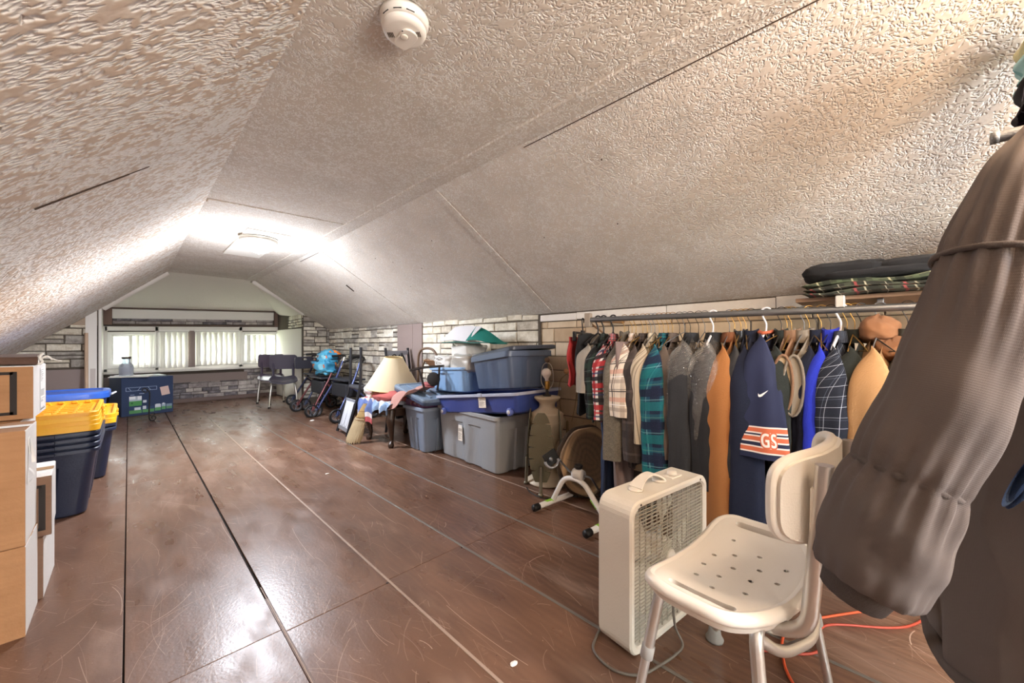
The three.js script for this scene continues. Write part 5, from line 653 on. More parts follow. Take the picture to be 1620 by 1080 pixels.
// ---------------------------------------------------------------- outside
{ struct('ground', box(120, 0.2, 80, [0, -3.6, -52], [0, 0, 0], 0), std(0xb9c2ab, 0.95)); const h = thing('house', 'pale house across the garden seen through the left pane', 'house', [3.5, -3.5, -34], 0.1);
  part('wall', box(16, 5.2, 8, [0, 2.6, 0], [0, 0, 0], 0.02), std(0xd9e2da, 0.8), h); part('roof', extrude([[-8.6, 5.0], [8.6, 5.0], [7.2, 7.6], [-7.2, 7.6]], 9).translate(0, 0, -4.5), std(0x9aa39f, 0.9), h); for (const x of [-5, -1.6, 2.2, 5.6]) { const w = part('window', box(1.5, 1.3, 0.1, [x, 3.6, 4.02], [0, 0, 0], 0.01), std(0x7fa0a3, 0.3), h); part('window_trim', box(1.7, 0.1, 0.14, [x, 2.9, 4.04], [0, 0, 0], 0.01), std(0xf2f2ee, 0.7), w); }
  [[-6, -20, 1.9, 'rounded green shrub seen through the leftmost pane'], [10.5, -24, 3.2, 'broad green tree seen through the rightmost pane'], [4.2, -17, 1.4, 'small green shrub below the middle windows']].forEach(([x, z, s, lb], i) => { const t = thing('garden_tree', lb, 'tree', [x, -3.5, z], 0); part('trunk', mv(new THREE.CylinderGeometry(0.12, 0.18, 2, 8), [0, 1, 0]), std(0x5b4a3c, 0.9), t); part('foliage', mv(crumple(90 + i, s, s * 1.2, s, 1.0, 6), [0, 1.6 + s, 0]), std(0xa3b394, 0.95), t); }); }
// ---------------------------------------------------------------- box fan
M.fanBeige = std(0xd8d2c6, 0.5, { bumpMap: rep(fine, 6), bumpScale: 0.0004 }); M.fanWire = std(0xb9b4a6, 0.4, { metalness: 0.3 });
{ const S = 0.512, D = 0.125, t = thing('box_fan', 'cream square box fan standing on the floor before the coats', 'fan', [1.412, 0, -0.625], -0.14);
  const ring = rrect(S, S, 0.05, 6), hole = rrect(S - 0.05, S - 0.05, 0.035, 6), up = (g) => g.translate(0, S / 2 + 0.002, -D / 2);
  part('housing', up(extrude(ring, D, 0.006, [hole])), M.fanBeige, t);
  const bars = []; const N = 36, z = D / 2 - 0.004; for (let i = 1; i < N; i++) { const y = 0.002 + 0.03 + (S - 0.06) * i / N; bars.push(box(S - 0.045, 0.0026, 0.0026, [0, y, z], [0, 0, 0], 0)); } for (let i = 1; i < 15; i++) bars.push(box(0.0034, S - 0.045, 0.004, [-S / 2 + S * i / 15, S / 2, z - 0.003], [0, 0, 0], 0));
  const gp = part('front_grille', bars, M.fanWire, t); gp.userData.kind = 'stuff';
  const back = []; for (let i = 1; i < 26; i++) back.push(box(S - 0.045, 0.003, 0.003, [0, 0.03 + (S - 0.06) * i / 26, -z], [0, 0, 0], 0)); for (let i = 1; i < 8; i++) back.push(box(0.004, S - 0.045, 0.004, [-S / 2 + S * i / 8, S / 2, -z + 0.003], [0, 0, 0], 0)); const bg = part('back_grille', back, M.fanWire, t); bg.userData.kind = 'stuff';
  const bl = std(0xcfcabb, 0.45); for (let k = 0; k < 5; k++) part('blade', mv(thick(surf((u, v) => { const r = lerp(0.05, 0.215, v), a = (u - 0.5) * lerp(0.7, 1.0, v) + k * Math.PI * 2 / 5; return [Math.cos(a) * r, S / 2 + Math.sin(a) * r, (u - 0.5) * 0.045]; }, 8, 6), 0.002), [0, 0, 0]), bl, t);
  part('motor', mv(lathe([[0.001, -0.04], [0.055, -0.04], [0.06, -0.02], [0.06, 0.03], [0.05, 0.045], [0.001, 0.048]], 28).rotateX(Math.PI / 2), [0, S / 2, 0]), M.fanBeige, t);
  for (const r of [0.032, 0.04, 0.048, 0.056, 0.066]) part('hub_ring', new THREE.TorusGeometry(r, 0.0018, 6, 40).translate(0, S / 2, z), M.fanWire, t);
  part('hub_badge', mv(lathe([[0.001, -0.003], [0.026, -0.003], [0.028, 0], [0.024, 0.004], [0.001, 0.005]], 28).rotateX(Math.PI / 2), [0, S / 2, z + 0.001]), M.fanBeige, t);
  const hd = part('handle', [thick(surf((u, v) => [lerp(-0.13, 0.02, u), S + 0.008 + 0.032 * Math.sin(Math.PI * u) ** 0.8, (v - 0.5) * 0.042 * (1.25 - 0.5 * Math.sin(Math.PI * u))], 16, 4), 0.007), ...[-0.13, 0.02].map((x) => mv(lathe([[0.001, 0], [0.026, 0], [0.026, 0.006], [0.02, 0.01], [0.001, 0.011]], 20), [x, S + 0.001, 0]))], std(0xe6e0d5, 0.4), t);
  part('knob', [box(0.075, 0.006, 0.045, [0.11, S + 0.004, 0], [0, 0, 0], 0.003), mv(lathe([[0.001, 0], [0.02, 0], [0.018, 0.016], [0.001, 0.017]], 16), [0.11, S + 0.006, 0])], std(0xe6e0d5, 0.4), t);
  for (const x of [-0.2, 0.2]) part('screw', mv(new THREE.CylinderGeometry(0.004, 0.004, 0.002, 8).rotateX(Math.PI / 2), [x, S - 0.012, D / 2 + 0.006]), M.dark, t);
  solo('power_cord', [tube([[1.36, 0.16, -0.545], [1.35, 0.05, -0.53], [1.34, 0.006, -0.5], [1.28, 0.006, -0.5], [1.2, 0.006, -0.52], [1.12, 0.006, -0.55], [1.08, 0.006, -0.62], [1.1, 0.006, -0.7], [1.16, 0.006, -0.73], [1.3, 0.006, -0.76]], 0.0042, 80, 6)], std(0x6c655c, 0.5), 'grey fan power cord looping over the floor by the box fan', 'cord'); }
// ---------------------------------------------------------------- shower chair
{ const t = thing('shower_chair', 'white plastic shower chair with aluminium legs in the right foreground', 'chair', [1.16, 0, -0.292], -0.075), P = std(0xe3ddd2, 0.38, { bumpMap: rep(fine, 16), bumpScale: 0.0005 }), P2 = std(0xe3ddd2, 0.32), AL = std(0xc9c5bf, 0.3, { metalness: 0.75 }), RB = std(0x8c8a86, 0.8);
  const SY = 0.452, W = 0.265, Dp = 0.132; const plan = (a) => { const c = Math.cos(a), s = Math.sin(a), x = W * Math.sign(c) * Math.pow(Math.abs(c), s > 0 ? 0.55 : 0.42); let z = Dp * Math.sign(s) * Math.pow(Math.abs(s), 0.5); z += s < 0 ? 0.03 * (1 - (x / W) ** 2) * Math.abs(s) : 0.032 * (1 - (x / W) ** 2) * s; return [x, z - 0.015]; };
  const dish = (x, z) => SY + 0.022 * (x / W) ** 2 - 0.012 + 0.012 * sstep(0.05, 0.16, Math.abs(z)) - 0.02 * sstep(-0.08, -0.17, z);
  let top = surf((u, v) => { const [x, z] = plan(u * Math.PI * 2); const k = v; return [x * k, dish(x * k, z * k) + (v < 0.8 ? -0.004 : 0), z * k, x * k, z * k]; }, 72, 14);
  const holes = [[-0.13, -0.05], [-0.06, -0.06], [0.01, -0.06], [-0.16, 0.0], [-0.09, -0.01], [-0.02, 0.0], [0.05, -0.02], [-0.12, 0.06], [-0.05, 0.05], [0.02, 0.05], [0.09, 0.03], [0.13, -0.05], [-0.02, 0.1], [0.06, 0.1]];
  const { Brush, Evaluator, SUBTRACTION } = await import('three-bvh-csg'); const ev = new Evaluator(); ev.attributes = ['position', 'normal', 'uv'];
  let b = new Brush(clean(thick(top, 0.02).toNonIndexed())); b.updateMatrixWorld();
  const cut = (g) => { const c = new Brush(clean(g)); c.updateMatrixWorld(); b = ev.evaluate(b, c, SUBTRACTION); b.updateMatrixWorld(); };
  cut(merged(holes.map(([x, z]) => mv(new THREE.CylinderGeometry(0.0065, 0.0065, 0.12, 12), [x, SY, z])))); cut(merged([-1, 1].map((s) => mv(extrude(rrect(0.026, 0.15, 0.012, 4), 0.12).rotateX(Math.PI / 2), [s * 0.225, SY + 0.06, 0.0]))));
  part('seat', b.geometry, P, t); const rimP = Array.from({ length: 73 }, (_, i) => { const [x, z] = plan(-i / 72 * Math.PI * 2); return V(x, dish(x, z) - 0.012, z); }); part('seat_rim', sweep(rimP, 0.0155, 10, false), P2, t);
  part('seat_apron', thick(surf((u, v) => { const [x, z] = plan(-u * Math.PI * 2); return [x * lerp(1.03, 0.97, v), dish(x, z) - 0.014 - 0.028 * v, z * lerp(1.04, 0.96, v)]; }, 72, 2), 0.004), P2, t);
  // backrest: curved plate, open to the front
  const BW = 0.208, arc = (x) => { const q = x / BW; return 0.19 - 0.06 * Math.pow(Math.abs(q), 2.6); };
  const bp = (a, k = 1) => { const c = Math.cos(a), s = Math.sin(a), x = BW * Math.sign(c) * Math.pow(Math.abs(c), 0.35), y = 0.092 * Math.sign(s) * Math.pow(Math.abs(s), 0.45); return [x * k + 0.026, 0.703 + y * k, arc(x * k)]; };
  part('backrest', thick(surf((u, v) => { const p = bp(u * Math.PI * 2, v); return [p[0], p[1], p[2] + 0.006, p[0], p[1]]; }, 80, 12), 0.014), P, t); part('backrest_rim', sweep(Array.from({ length: 81 }, (_, i) => { const p = bp(i / 80 * Math.PI * 2); return V(p[0], p[1], p[2]); }), 0.0115, 10, false), P2, t);
  for (const s of [-1, 1]) { const x = s * 0.155 + 0.012; const bt = part('back_post', [poly([[x, 0.785, 0.212], [x, 0.43, 0.185], [x, 0.4, 0.1], [x, 0.405, -0.06]], 0.0155, 14, 0.05), mv(new THREE.CylinderGeometry(0.0165, 0.0165, 0.004, 14), [x, 0.787, 0.212])], AL, t); part('post_bracket', box(0.022, 0.1, 0.01, [x, 0.69, 0.194], [0.02, 0, 0], 0.004), P2, bt); part('thumb_knob', mv(lathe([[0.001, 0], [0.011, 0], [0.011, 0.01], [0.006, 0.014], [0.006, 0.026], [0.001, 0.026]], 12).rotateX(Math.PI / 2), [x, 0.66, 0.218]), std(0x4a4744, 0.5), bt); }
  const leg = (x, z) => { const sx = Math.sign(x), sz = Math.sign(z), top_ = [x, 0.425, z], foot = [x + sx * 0.07, 0.01, z + sz * 0.055], mid = [lerp(top_[0], foot[0], 0.42), lerp(top_[1], foot[1], 0.42), lerp(top_[2], foot[2], 0.42)];
    const l = part('leg', [poly([[x * 0.55, 0.415, z], top_, mid], 0.0135, 14, 0.05)], AL, t); part('leg_extension', rod(mid, foot, 0.0112, 12), AL, l); part('collar', rod([lerp(mid[0], foot[0], -0.06), lerp(mid[1], foot[1], -0.06), lerp(mid[2], foot[2], -0.06)], [lerp(mid[0], foot[0], 0.06), lerp(mid[1], foot[1], 0.06), lerp(mid[2], foot[2], 0.06)], 0.016, 14), std(0x9d9a95, 0.5), l);
    part('rubber_foot', mv(lathe([[0.001, 0], [0.027, 0], [0.029, 0.008], [0.022, 0.02], [0.018, 0.045], [0.013, 0.05], [0.001, 0.05]], 20), [foot[0], 0, foot[2]]), RB, l); };
  for (const x of [-0.205, 0.205]) for (const z of [-0.105, 0.105]) leg(x, z);
  part('cross_tube', poly([[-0.19, 0.4, 0.1], [-0.12, 0.34, 0.13], [0.06, 0.3, 0.16], [0.2, 0.32, 0.13], [0.215, 0.385, 0.105]], 0.0125, 12, 0.08), AL, t); part('under_bracket', box(0.05, 0.02, 0.03, [-0.12, 0.408, 0.06], [0, 0, 0], 0.004), std(0x77746f, 0.5), t);
}
// ---------------------------------------------------------------- pedal exerciser
{ const t = thing('pedal_exerciser', 'white tubular pedal exerciser with green stripes and black foot caps', 'exerciser', [1.93, 0, -1.34], 0), W = std(0xe4e2de, 0.35), G = std(0x86c23c, 0.4), K = M.black;
  for (const [z, x0, x1] of [[-0.21, -0.14, 0.19], [0.2, -0.19, 0.15]]) { const b = part('foot_bar', rod([x0, 0.028, z], [x1, 0.028, z + 0.03], 0.0175, 16), W, t); part('end_cap', rod([x0 - 0.03, 0.028, z - 0.002], [x0 + 0.012, 0.028, z + 0.001], 0.0215, 16), K, b); part('end_cap', rod([x1 - 0.012, 0.028, z + 0.029], [x1 + 0.03, 0.028, z + 0.032], 0.0215, 16), K, b); part('green_stripe', rod([x0 + 0.07, 0.029, z + 0.004], [x0 + 0.14, 0.029, z + 0.012], 0.0179, 16), G, b); }
  part('arch', poly([[0.0, 0.04, -0.195], [0.02, 0.2, -0.12], [0.02, 0.205, 0.02], [-0.02, 0.04, 0.2]], 0.016, 14, 0.06), W, t); part('green_stripe', rod([0.0075, 0.12, 0.094], [-0.007, 0.085, 0.145], 0.0166, 14), G, t);
  part('crank_housing', [mv(lathe([[0.001, -0.035], [0.03, -0.035], [0.034, -0.02], [0.034, 0.02], [0.03, 0.035], [0.001, 0.035]], 20).rotateX(RY), [0.03, 0.235, -0.02])], W, t); part('tension_knob', mv(lathe([[0.001, 0], [0.02, 0], [0.026, 0.01], [0.026, 0.022], [0.02, 0.026], [0.001, 0.026]], 12), [0.03, 0.27, -0.02]), K, t);
  for (const [z, y, dx] of [[-0.12, 0.33, -0.1], [0.1, 0.14, 0.08]]) { part('crank_arm', poly([[0.03, 0.235, z > 0 ? 0.02 : -0.05], [0.03, 0.235, z * 0.7], [0.03 + dx, y, z * 0.75]], 0.0065, 10, 0.02), M.zinc, t); const p = part('pedal', box(0.1, 0.022, 0.08, [0.03 + dx, y, z * 1.3], [z < 0 ? 1.1 : 0.2, 0.25, 0.3], 0.006), K, t); part('pedal_strap', mv(new THREE.TorusGeometry(0.045, 0.007, 8, 20, Math.PI).scale(1, 1, 1.8), [0.03 + dx - 0.01, y - 0.01, z * 1.3 + 0.01], [Math.PI * 0.9, 0.4, 0]), std(0x9fa3ab, 0.4), p); part('spindle', mv(new THREE.SphereGeometry(0.013, 10, 8), [0.03 + dx - 0.05, y + 0.01, z * 1.3 + 0.04]), M.zinc, p); } }
// ---------------------------------------------------------------- urn lamp, leaf stand, wood slice
{ const t = thing('table_lamp', 'cream urn-shaped lamp base with bare bulb and no shade', 'lamp', [2.24, 0, -1.84], 0), C = std(0xd6c7ae, 0.45, { bumpMap: rep(fine, 3), bumpScale: 0.0008 });
  part('urn', lathe([[0.001, 0], [0.15, 0], [0.155, 0.015], [0.13, 0.035], [0.085, 0.06], [0.065, 0.11], [0.06, 0.2], [0.075, 0.3], [0.108, 0.38], [0.132, 0.43], [0.138, 0.47], [0.12, 0.5], [0.125, 0.515], [0.108, 0.53], [0.07, 0.555], [0.058, 0.575], [0.062, 0.6], [0.092, 0.625], [0.1, 0.635], [0.096, 0.645], [0.04, 0.648], [0.001, 0.648]], 48), C, t);
  part('neck', lathe([[0.03, 0.646], [0.032, 0.655], [0.014, 0.665], [0.01, 0.7], [0.001, 0.7]], 20), M.wireDark, t); part('socket', lathe([[0.001, 0.7], [0.016, 0.7], [0.02, 0.715], [0.02, 0.76], [0.017, 0.765], [0.001, 0.765]], 20), std(0xc0974e, 0.3, { metalness: 0.8 }), t);
  part('bulb', mv(lathe([[0.001, 0], [0.014, 0.0], [0.014, 0.015], [0.034, 0.045], [0.038, 0.06], [0.032, 0.08], [0.016, 0.094], [0.001, 0.09]], 24), [-0.012, 0.765, 0.006], [0, 0, 0.1]), std(0xf3efe8, 0.25), t);
  part('harp', [tube([[0.0, 0.69, -0.012], [-0.01, 0.76, -0.05], [0, 0.87, -0.045], [0, 0.9, 0], [0, 0.87, 0.045], [0.01, 0.76, 0.05], [0, 0.69, 0.012]], 0.0028, 40, 6)], std(0xc9c2b2, 0.35, { metalness: 0.5 }), t); part('finial', mv(new THREE.SphereGeometry(0.022, 20, 14), [0, 0.922, 0]), std(0x6b5846, 0.5), t);
  const h2 = thing('lamp_harp', 'thin bent brass lamp harp with a round wooden finial behind the urn lamp', 'lamp part', [2.36, 0, -1.74], 0); part('wire', [tube([[-0.03, 0.45, -0.02], [-0.04, 0.6, -0.04], [-0.03, 0.75, -0.05], [0.0, 0.815, -0.01]], 0.0028, 24, 6), tube([[0.03, 0.45, 0.02], [0.05, 0.6, 0.04], [0.045, 0.75, 0.05], [0.0, 0.815, -0.01]], 0.0028, 24, 6), mv(lathe([[0.001, 0], [0.06, 0], [0.05, 0.02], [0.012, 0.05], [0.01, 0.45], [0.001, 0.46]], 16), [0, 0, 0])], std(0x8c7a58, 0.4, { metalness: 0.6 }), h2); part('finial', mv(new THREE.SphereGeometry(0.021, 18, 12), [0, 0.835, -0.01]), std(0xb98d62, 0.5), h2);
  const ls = thing('leaf_stand', 'dark olive metal stand of three slit leaf plates on tube legs', 'stand', [2.09, 0, -1.74], 0), O = std(0x676350, 0.5, { metalness: 0.35, bumpMap: rep(fine, 4), bumpScale: 0.0005 });
  const leaf = (W = 0.085, H = 0.48) => { const o = [], n = 6; const wid = (v) => W * Math.pow(Math.sin(Math.PI * clamp(v * 0.94 + 0.05)), 0.45); const side = (s, v0, v1) => { for (let i = 0; i <= 24; i++) { const v = lerp(v0, v1, i / 24); o.push([s * wid(v), v * H]); } };
    const edge = (s) => { const q = []; for (let k = 0; k < n; k++) { const a = k / n, b = (k + 1) / n; for (let i = 0; i <= 4; i++) { const v = lerp(a + 0.01, b - 0.01, i / 4); q.push([s * wid(v), v * H]); } if (k < n - 1) q.push([s * (wid(b) - 0.04), b * H - 0.012 * 0]); } return q; }; return [...edge(1), ...edge(-1).reverse()]; };
  const LG = extrude(leaf(), 0.004, 0.001); const spots = [[-0.1, 0.05, -0.92], [0.0, -0.17, -2.5], [0.13, 0.06, 0.75]];
  spots.forEach(([x, z, a], i) => { const p = part('leaf_plate', LG.clone(), O, ls); p.position.set(x, 0.09, z); p.rotation.set(0, a, 0); p.rotation.order = 'YXZ'; p.rotation.x = -0.06; const l = part('leg', [rod([x * 1.0, 0.2, z], [x * 1.06, 0.0, z * 1.06], 0.012, 12), mv(lathe([[0.001, 0], [0.018, 0], [0.018, 0.012], [0.012, 0.02], [0.001, 0.02]], 14), [x * 1.06, 0, z * 1.06])], std(0x8c8878, 0.4, { metalness: 0.6 }), ls); });
  solo('power_cord', tube([[2.03, 0.006, -1.86], [1.98, 0.006, -1.78], [1.96, 0.006, -1.66], [2.02, 0.006, -1.55], [2.12, 0.006, -1.52], [2.2, 0.006, -1.4], [2.28, 0.006, -1.2]], 0.004, 60, 6), M.black, 'black lamp cord curling round the leaf stand legs', 'cord');
  const ws = thing('wood_slice', 'large round slice of tree trunk standing on edge under the clothes', 'wood slice', [2.21, 0.245, -1.5], -0.25); ws.rotation.x = -0.08; ws.scale.setScalar(0.9);
  const ringT = dataTex(512, 512, (i, j) => { const x = i / 256 - 1, y = j / 256 - 1, r = Math.hypot(x * 1.0, y) , a = Math.atan2(y, x), n = 0.03 * Math.sin(3 * a) + 0.02 * Math.sin(5 * a + 1); const q = r + n, ring = 0.5 + 0.5 * Math.sin(q * 38 + 2 * Math.sin(a * 2)), pale = sstep(0.72, 0.8, q) * (1 - sstep(0.9, 0.95, q)), cr = Math.abs(Math.sin(a * 7 + q * 2)) < 0.03 && q < 0.8 ? 0.5 : 1; const k = (0.9 + 0.1 * ring) * cr * (0.85 + 0.3 * ((Math.sin(i * 12.9898 + j * 78.233) * 43758.5453) % 1 + 1) % 1 * 0.5); return [lerp(140, 200, pale) * k, lerp(118, 168, pale) * k, lerp(94, 130, pale) * k]; });
  const face = (g) => { const P = g.attributes.position, U = new Float32Array(P.count * 2); for (let i = 0; i < P.count; i++) { U[2 * i] = P.getX(i) / 0.54 + 0.5; U[2 * i + 1] = P.getY(i) / 0.54 + 0.5; } g.setAttribute('uv', new THREE.BufferAttribute(U, 2)); return g; };
  const blob = Array.from({ length: 48 }, (_, i) => { const a = i / 48 * Math.PI * 2, r = 0.255 + 0.006 * Math.sin(3 * a) + 0.005 * Math.sin(7 * a); return [Math.cos(a) * r, Math.sin(a) * r]; });
  part('heartwood', face(extrude(blob, 0.06, 0.006, [], 2)), std(0xffffff, 0.85, { map: ringT }), ws); part('bark', sweep(blob.concat([blob[0]]).map(([x, y]) => V(x, y, 0.03)), 0.03, 8, false).scale(0.95, 0.95, 0.9), std(0x4a3a2c, 0.95, { bumpMap: rep(fine, 2, 8), bumpScale: 0.012 }), ws);
}
// ---------------------------------------------------------------- coffee table, cloths, lampshade, broom
{ const wood = std(0x3a2a20, 0.35, { bumpMap: rep(fine, 2, 8), bumpScale: 0.0005 }), t = thing('coffee_table', 'dark wooden table on cabriole legs heaped with cloths', 'table', [2.08, 0, -3.8], 0);
  part('table_top', box(0.56, 0.025, 0.62, [0.02, 0.4, 0], [0, 0, 0], 0.01), wood, t); part('apron', [box(0.46, 0.075, 0.02, [0, 0.35, 0.25], [0, 0, 0], 0.004), box(0.46, 0.075, 0.02, [0, 0.35, -0.25], [0, 0, 0], 0.004), box(0.02, 0.075, 0.5, [-0.22, 0.35, 0], [0, 0, 0], 0.004), box(0.02, 0.075, 0.5, [0.22, 0.35, 0], [0, 0, 0], 0.004)], wood, t);
  for (const x of [-0.215, 0.215]) for (const z of [-0.24, 0.24]) { const s = Math.sign(x), q = Math.sign(z); part('leg', sweep(curve([[x, 0.39, z], [x + s * 0.008, 0.33, z + q * 0.008], [x + s * 0.018, 0.27, z + q * 0.018], [x + s * 0.004, 0.17, z + q * 0.004], [x - s * 0.008, 0.08, z - q * 0.008], [x + s * 0.006, 0.03, z + q * 0.006], [x + s * 0.014, 0.0, z + q * 0.014]]).getPoints(24), (k) => (k < 0.3 ? lerp(0.042, 0.04, k / 0.3) : k < 0.82 ? lerp(0.04, 0.017, (k - 0.3) / 0.52) : k < 0.94 ? lerp(0.017, 0.032, (k - 0.82) / 0.12) : lerp(0.032, 0.02, (k - 0.94) / 0.06)), 12), wood, t); }
  const drape = (label, name, x, z, y, w, l, hang, mat, seed, cat, dir = 1) => { const n = fbm(5, 5, seed, 3); const g = thick(surf((u, v) => { const px = (u - 0.5) * w, pz = (v - 0.5) * l, e = Math.max(0, -px - 0.26 * dir), dn = e > 0 ? hang * (1 - Math.exp(-e * 9)) : 0; return [x + Math.max(px, -0.285 + 0.02 * Math.sin(v * 14 + seed)), y + 0.05 * n(u, v) - dn * 1.1 + 0.012 * Math.sin(v * 16 + seed), z + pz + 0.02 * (n(v, u) - 0.5), u * w, v * l]; }, 36, 36), 0.005); return solo(name, g, mat, label, cat); };
  drape('striped red, white and blue cloth draped over the far end of the table', 'draped_cloth', 2.06, -4.0, 0.425, 0.84, 0.34, 0.26, plaid(0.3, '#d8d4d6', [[0, 50, '#b2474c', 0.9, 0], [80, 60, '#4a5f96', 0.9, 0], [170, 40, '#b2474c', 0.8, 0], [40, 20, '#4a5f96', 0.5, 1]]), 7, 'cloth');
  drape('crumpled blue and white cloth over the near end of the table', 'draped_cloth', 2.07, -3.64, 0.425, 0.76, 0.34, 0.12, plaid(0.4, '#b9c4d2', [[0, 80, '#6f8cb2', 0.8, 0], [130, 50, '#e9e7e4', 0.9, 1], [200, 30, '#46536e', 0.7, 0]]), 9, 'cloth');
  { const r = thing('red_cloth', 'faded red cloth bunched under the lampshade', 'cloth', [2.06, 0.5, -3.78], 0); part('cloth_body', crumple(61, 0.24, 0.085, 0.34, 0.5, 4), cloth(0xb05a56), r); }
  { const sb = thing('salmon_cloth', 'salmon pink cloth on the corner of the blue-grey lid', 'cloth', [1.92, 0.53, -3.36], 0.2); part('cloth_body', thick(surf((u, v) => [lerp(-0.08, 0.13, u), 0.03 * Math.sin(u * 7) * Math.sin(v * 6) + 0.022 + lerp(-0.03, 0.07, v) - 0.13 * sstep(0.3, 0, u) * sstep(0.8, 0.2, v), lerp(-0.17, 0.2, v)], 20, 20), 0.006), cloth(0xb98c83), sb); }
  { const l = thing('tote_lid', 'large blue-grey ribbed tote lid lying aslant over the small bin', 'lid', [2.13, 0.57, -3.28], RY - 0.1); l.rotation.order = 'YXZ'; l.rotation.z = 0.13; l.rotation.x = 0.0; const m = std(0x73879d, 0.45); const R = (y, d) => ({ y, pts: outline(0.68 + d, 0.44 + d, 0.05) }); part('lid_shell', loft([R(-0.02, 0.02), R(0, 0.03), R(0.014, 0.02), R(0.014, -0.04), R(0.006, -0.05)], true, true), m, l); for (const z of [-0.12, 0, 0.12]) part('lid_rib', box(0.54, 0.014, 0.02, [0, 0.013, z], [0, 0, 0], 0.004), m, l); part('lid_edge', rimRing(0.68, 0.44, -0.012, 0.03, 0.012), std(0x3c4a63, 0.4), l); }
  { const s = thing('lampshade', 'large cream cone lampshade resting on the heaped cloths', 'lampshade', [2.05, 0.57, -3.88], 0); s.rotation.set(0.1, 0, 0.02); const SH = new THREE.MeshPhysicalMaterial({ color: 0xe2d3b2, roughness: 0.9, transmission: 0.25, thickness: 0 });
    part('shade', lathe([[0.285, 0], [0.286, 0.004], [0.093, 0.335], [0.091, 0.333], [0.282, 0.003], [0.284, 0]], 56), SH, s); part('shade_trim', [new THREE.TorusGeometry(0.286, 0.004, 6, 56).rotateX(RY).translate(0, 0.004, 0), new THREE.TorusGeometry(0.093, 0.0035, 6, 40).rotateX(RY).translate(0, 0.334, 0)], std(0xd9c08a, 0.8), s); part('spider', [rod([-0.092, 0.325, 0], [0.092, 0.325, 0], 0.002, 6), rod([0, 0.325, -0.092], [0, 0.325, 0.092], 0.002, 6), new THREE.TorusGeometry(0.014, 0.003, 6, 16).rotateX(RY).translate(0, 0.325, 0)], std(0xb89a5a, 0.4, { metalness: 0.6 }), s); }
  { const b = thing('straw_broom', 'straw broom standing bristles down against the table', 'broom', [1.655, 0, -3.985], 0); b.rotation.set(0, 0, -0.0); const straw = std(0xd9c49c, 0.9, { bumpMap: rep(fine, 40, 2), bumpScale: 0.006 }), P0 = V(0.0, 0.0, 0), P1 = V(0.1, 0.37, 0.04);
    part('bristles', surf((u, v) => { const a = u * Math.PI * 2, p = P0.clone().lerp(P1, v * 0.72), w = lerp(0.082, 0.056, Math.pow(v, 1.2)) * (v < 0.12 ? 0.8 + 1.6 * v : 1), fl = 1 + 0.05 * Math.sin(a * 23) + 0.03 * Math.sin(a * 41 + v * 7); const q = Math.cos(a) * w * 0.38 * fl, r2 = Math.sin(a) * w * 1.05 * fl; return [p.x - q * 0.7 + r2 * 0.7, p.y + 0.012 + (v === 0 ? 0.012 * Math.sin(a * 17) : 0), p.z + q * 0.7 + r2 * 0.7, u, v]; }, 72, 20, true), straw, b);
    const tp = P0.clone().lerp(P1, 0.72); part('shoulder', surf((u, v) => { const a = u * Math.PI * 2, p = tp.clone().lerp(P1.clone().lerp(P0, -0.12), v), w = lerp(0.054, 0.02, Math.pow(v, 1.4)); const q = Math.cos(a) * w * 0.45; return [p.x - q * 0.7 + Math.sin(a) * w * 0.7, p.y, p.z + q * 0.7 + Math.sin(a) * w * 0.7, u, v]; }, 36, 10, true), std(0xcbab72, 0.85, { bumpMap: rep(fine, 30, 1), bumpScale: 0.006 }), b); for (const k of [0.66, 0.74, 0.9]) { const p = P0.clone().lerp(P1, k), w = k < 0.8 ? 0.057 : 0.042; part('stitching', sweep(Array.from({ length: 25 }, (_, i) => { const a = i / 24 * 6.2832; const q = Math.cos(a) * w * 0.48; return V(p.x - q * 0.7 + Math.sin(a) * w * 0.7, p.y + 0.004, p.z + q * 0.7 + Math.sin(a) * w * 0.7); }), 0.002, 5, false), std(0x8c5f34, 0.8), b); }
    part('broom_handle', rod([0.115, 0.35, 0.058], [0.2, 0.6, 0.1], 0.013, 10), std(0xa08a6c, 0.6), b); }
  { const p = thing('plastic_bag', 'white plastic grocery bag with orange top beside the lampshade', 'bag', [2.0, 0.53, -4.16], 0); part('bag_body', crumple(71, 0.12, 0.11, 0.13, 0.7, 4), M.film, p); part('contents', crumple(72, 0.1, 0.085, 0.11, 0.3, 3), std(0xb8b0a8, 0.8), p); part('orange_cloth', mv(crumple(73, 0.09, 0.035, 0.1, 0.6, 3), [0.02, 0.105, 0.02]), cloth(0xd8713f), p); }
  { const w = std(0x2b211b, 0.4), s = thing('folding_stand', 'dark wooden stand with a curved arm lying beside the lampshade', 'stand', [1.98, 0.6, -3.1], 0); part('arm', poly([[-0.14, 0.2, -0.06], [-0.02, 0.225, -0.02], [0.16, 0.235, 0.06]], 0.012, 8, 0.04), w, s); part('support', poly([[-0.06, 0.213, -0.035], [-0.03, 0.12, -0.03], [0.0, -0.01, -0.02]], 0.01, 8, 0.05), w, s); part('support', [poly([[0.12, 0.23, 0.04], [0.12, 0.1, 0.03], [0.11, 0.0, 0.02]], 0.01, 8, 0.05)], w, s); part('round_pad', mv(lathe([[0.001, -0.02], [0.06, -0.02], [0.068, 0], [0.06, 0.02], [0.001, 0.02]], 24).rotateZ(RY), [0.08, 0.11, 0.0], [0, 0.5, 0]), M.dark, s); part('red_cushion', mv(crumple(75, 0.05, 0.03, 0.09, 0.5, 4), [0.1, 0.04, -0.12]), cloth(0xb06262), s); }
}
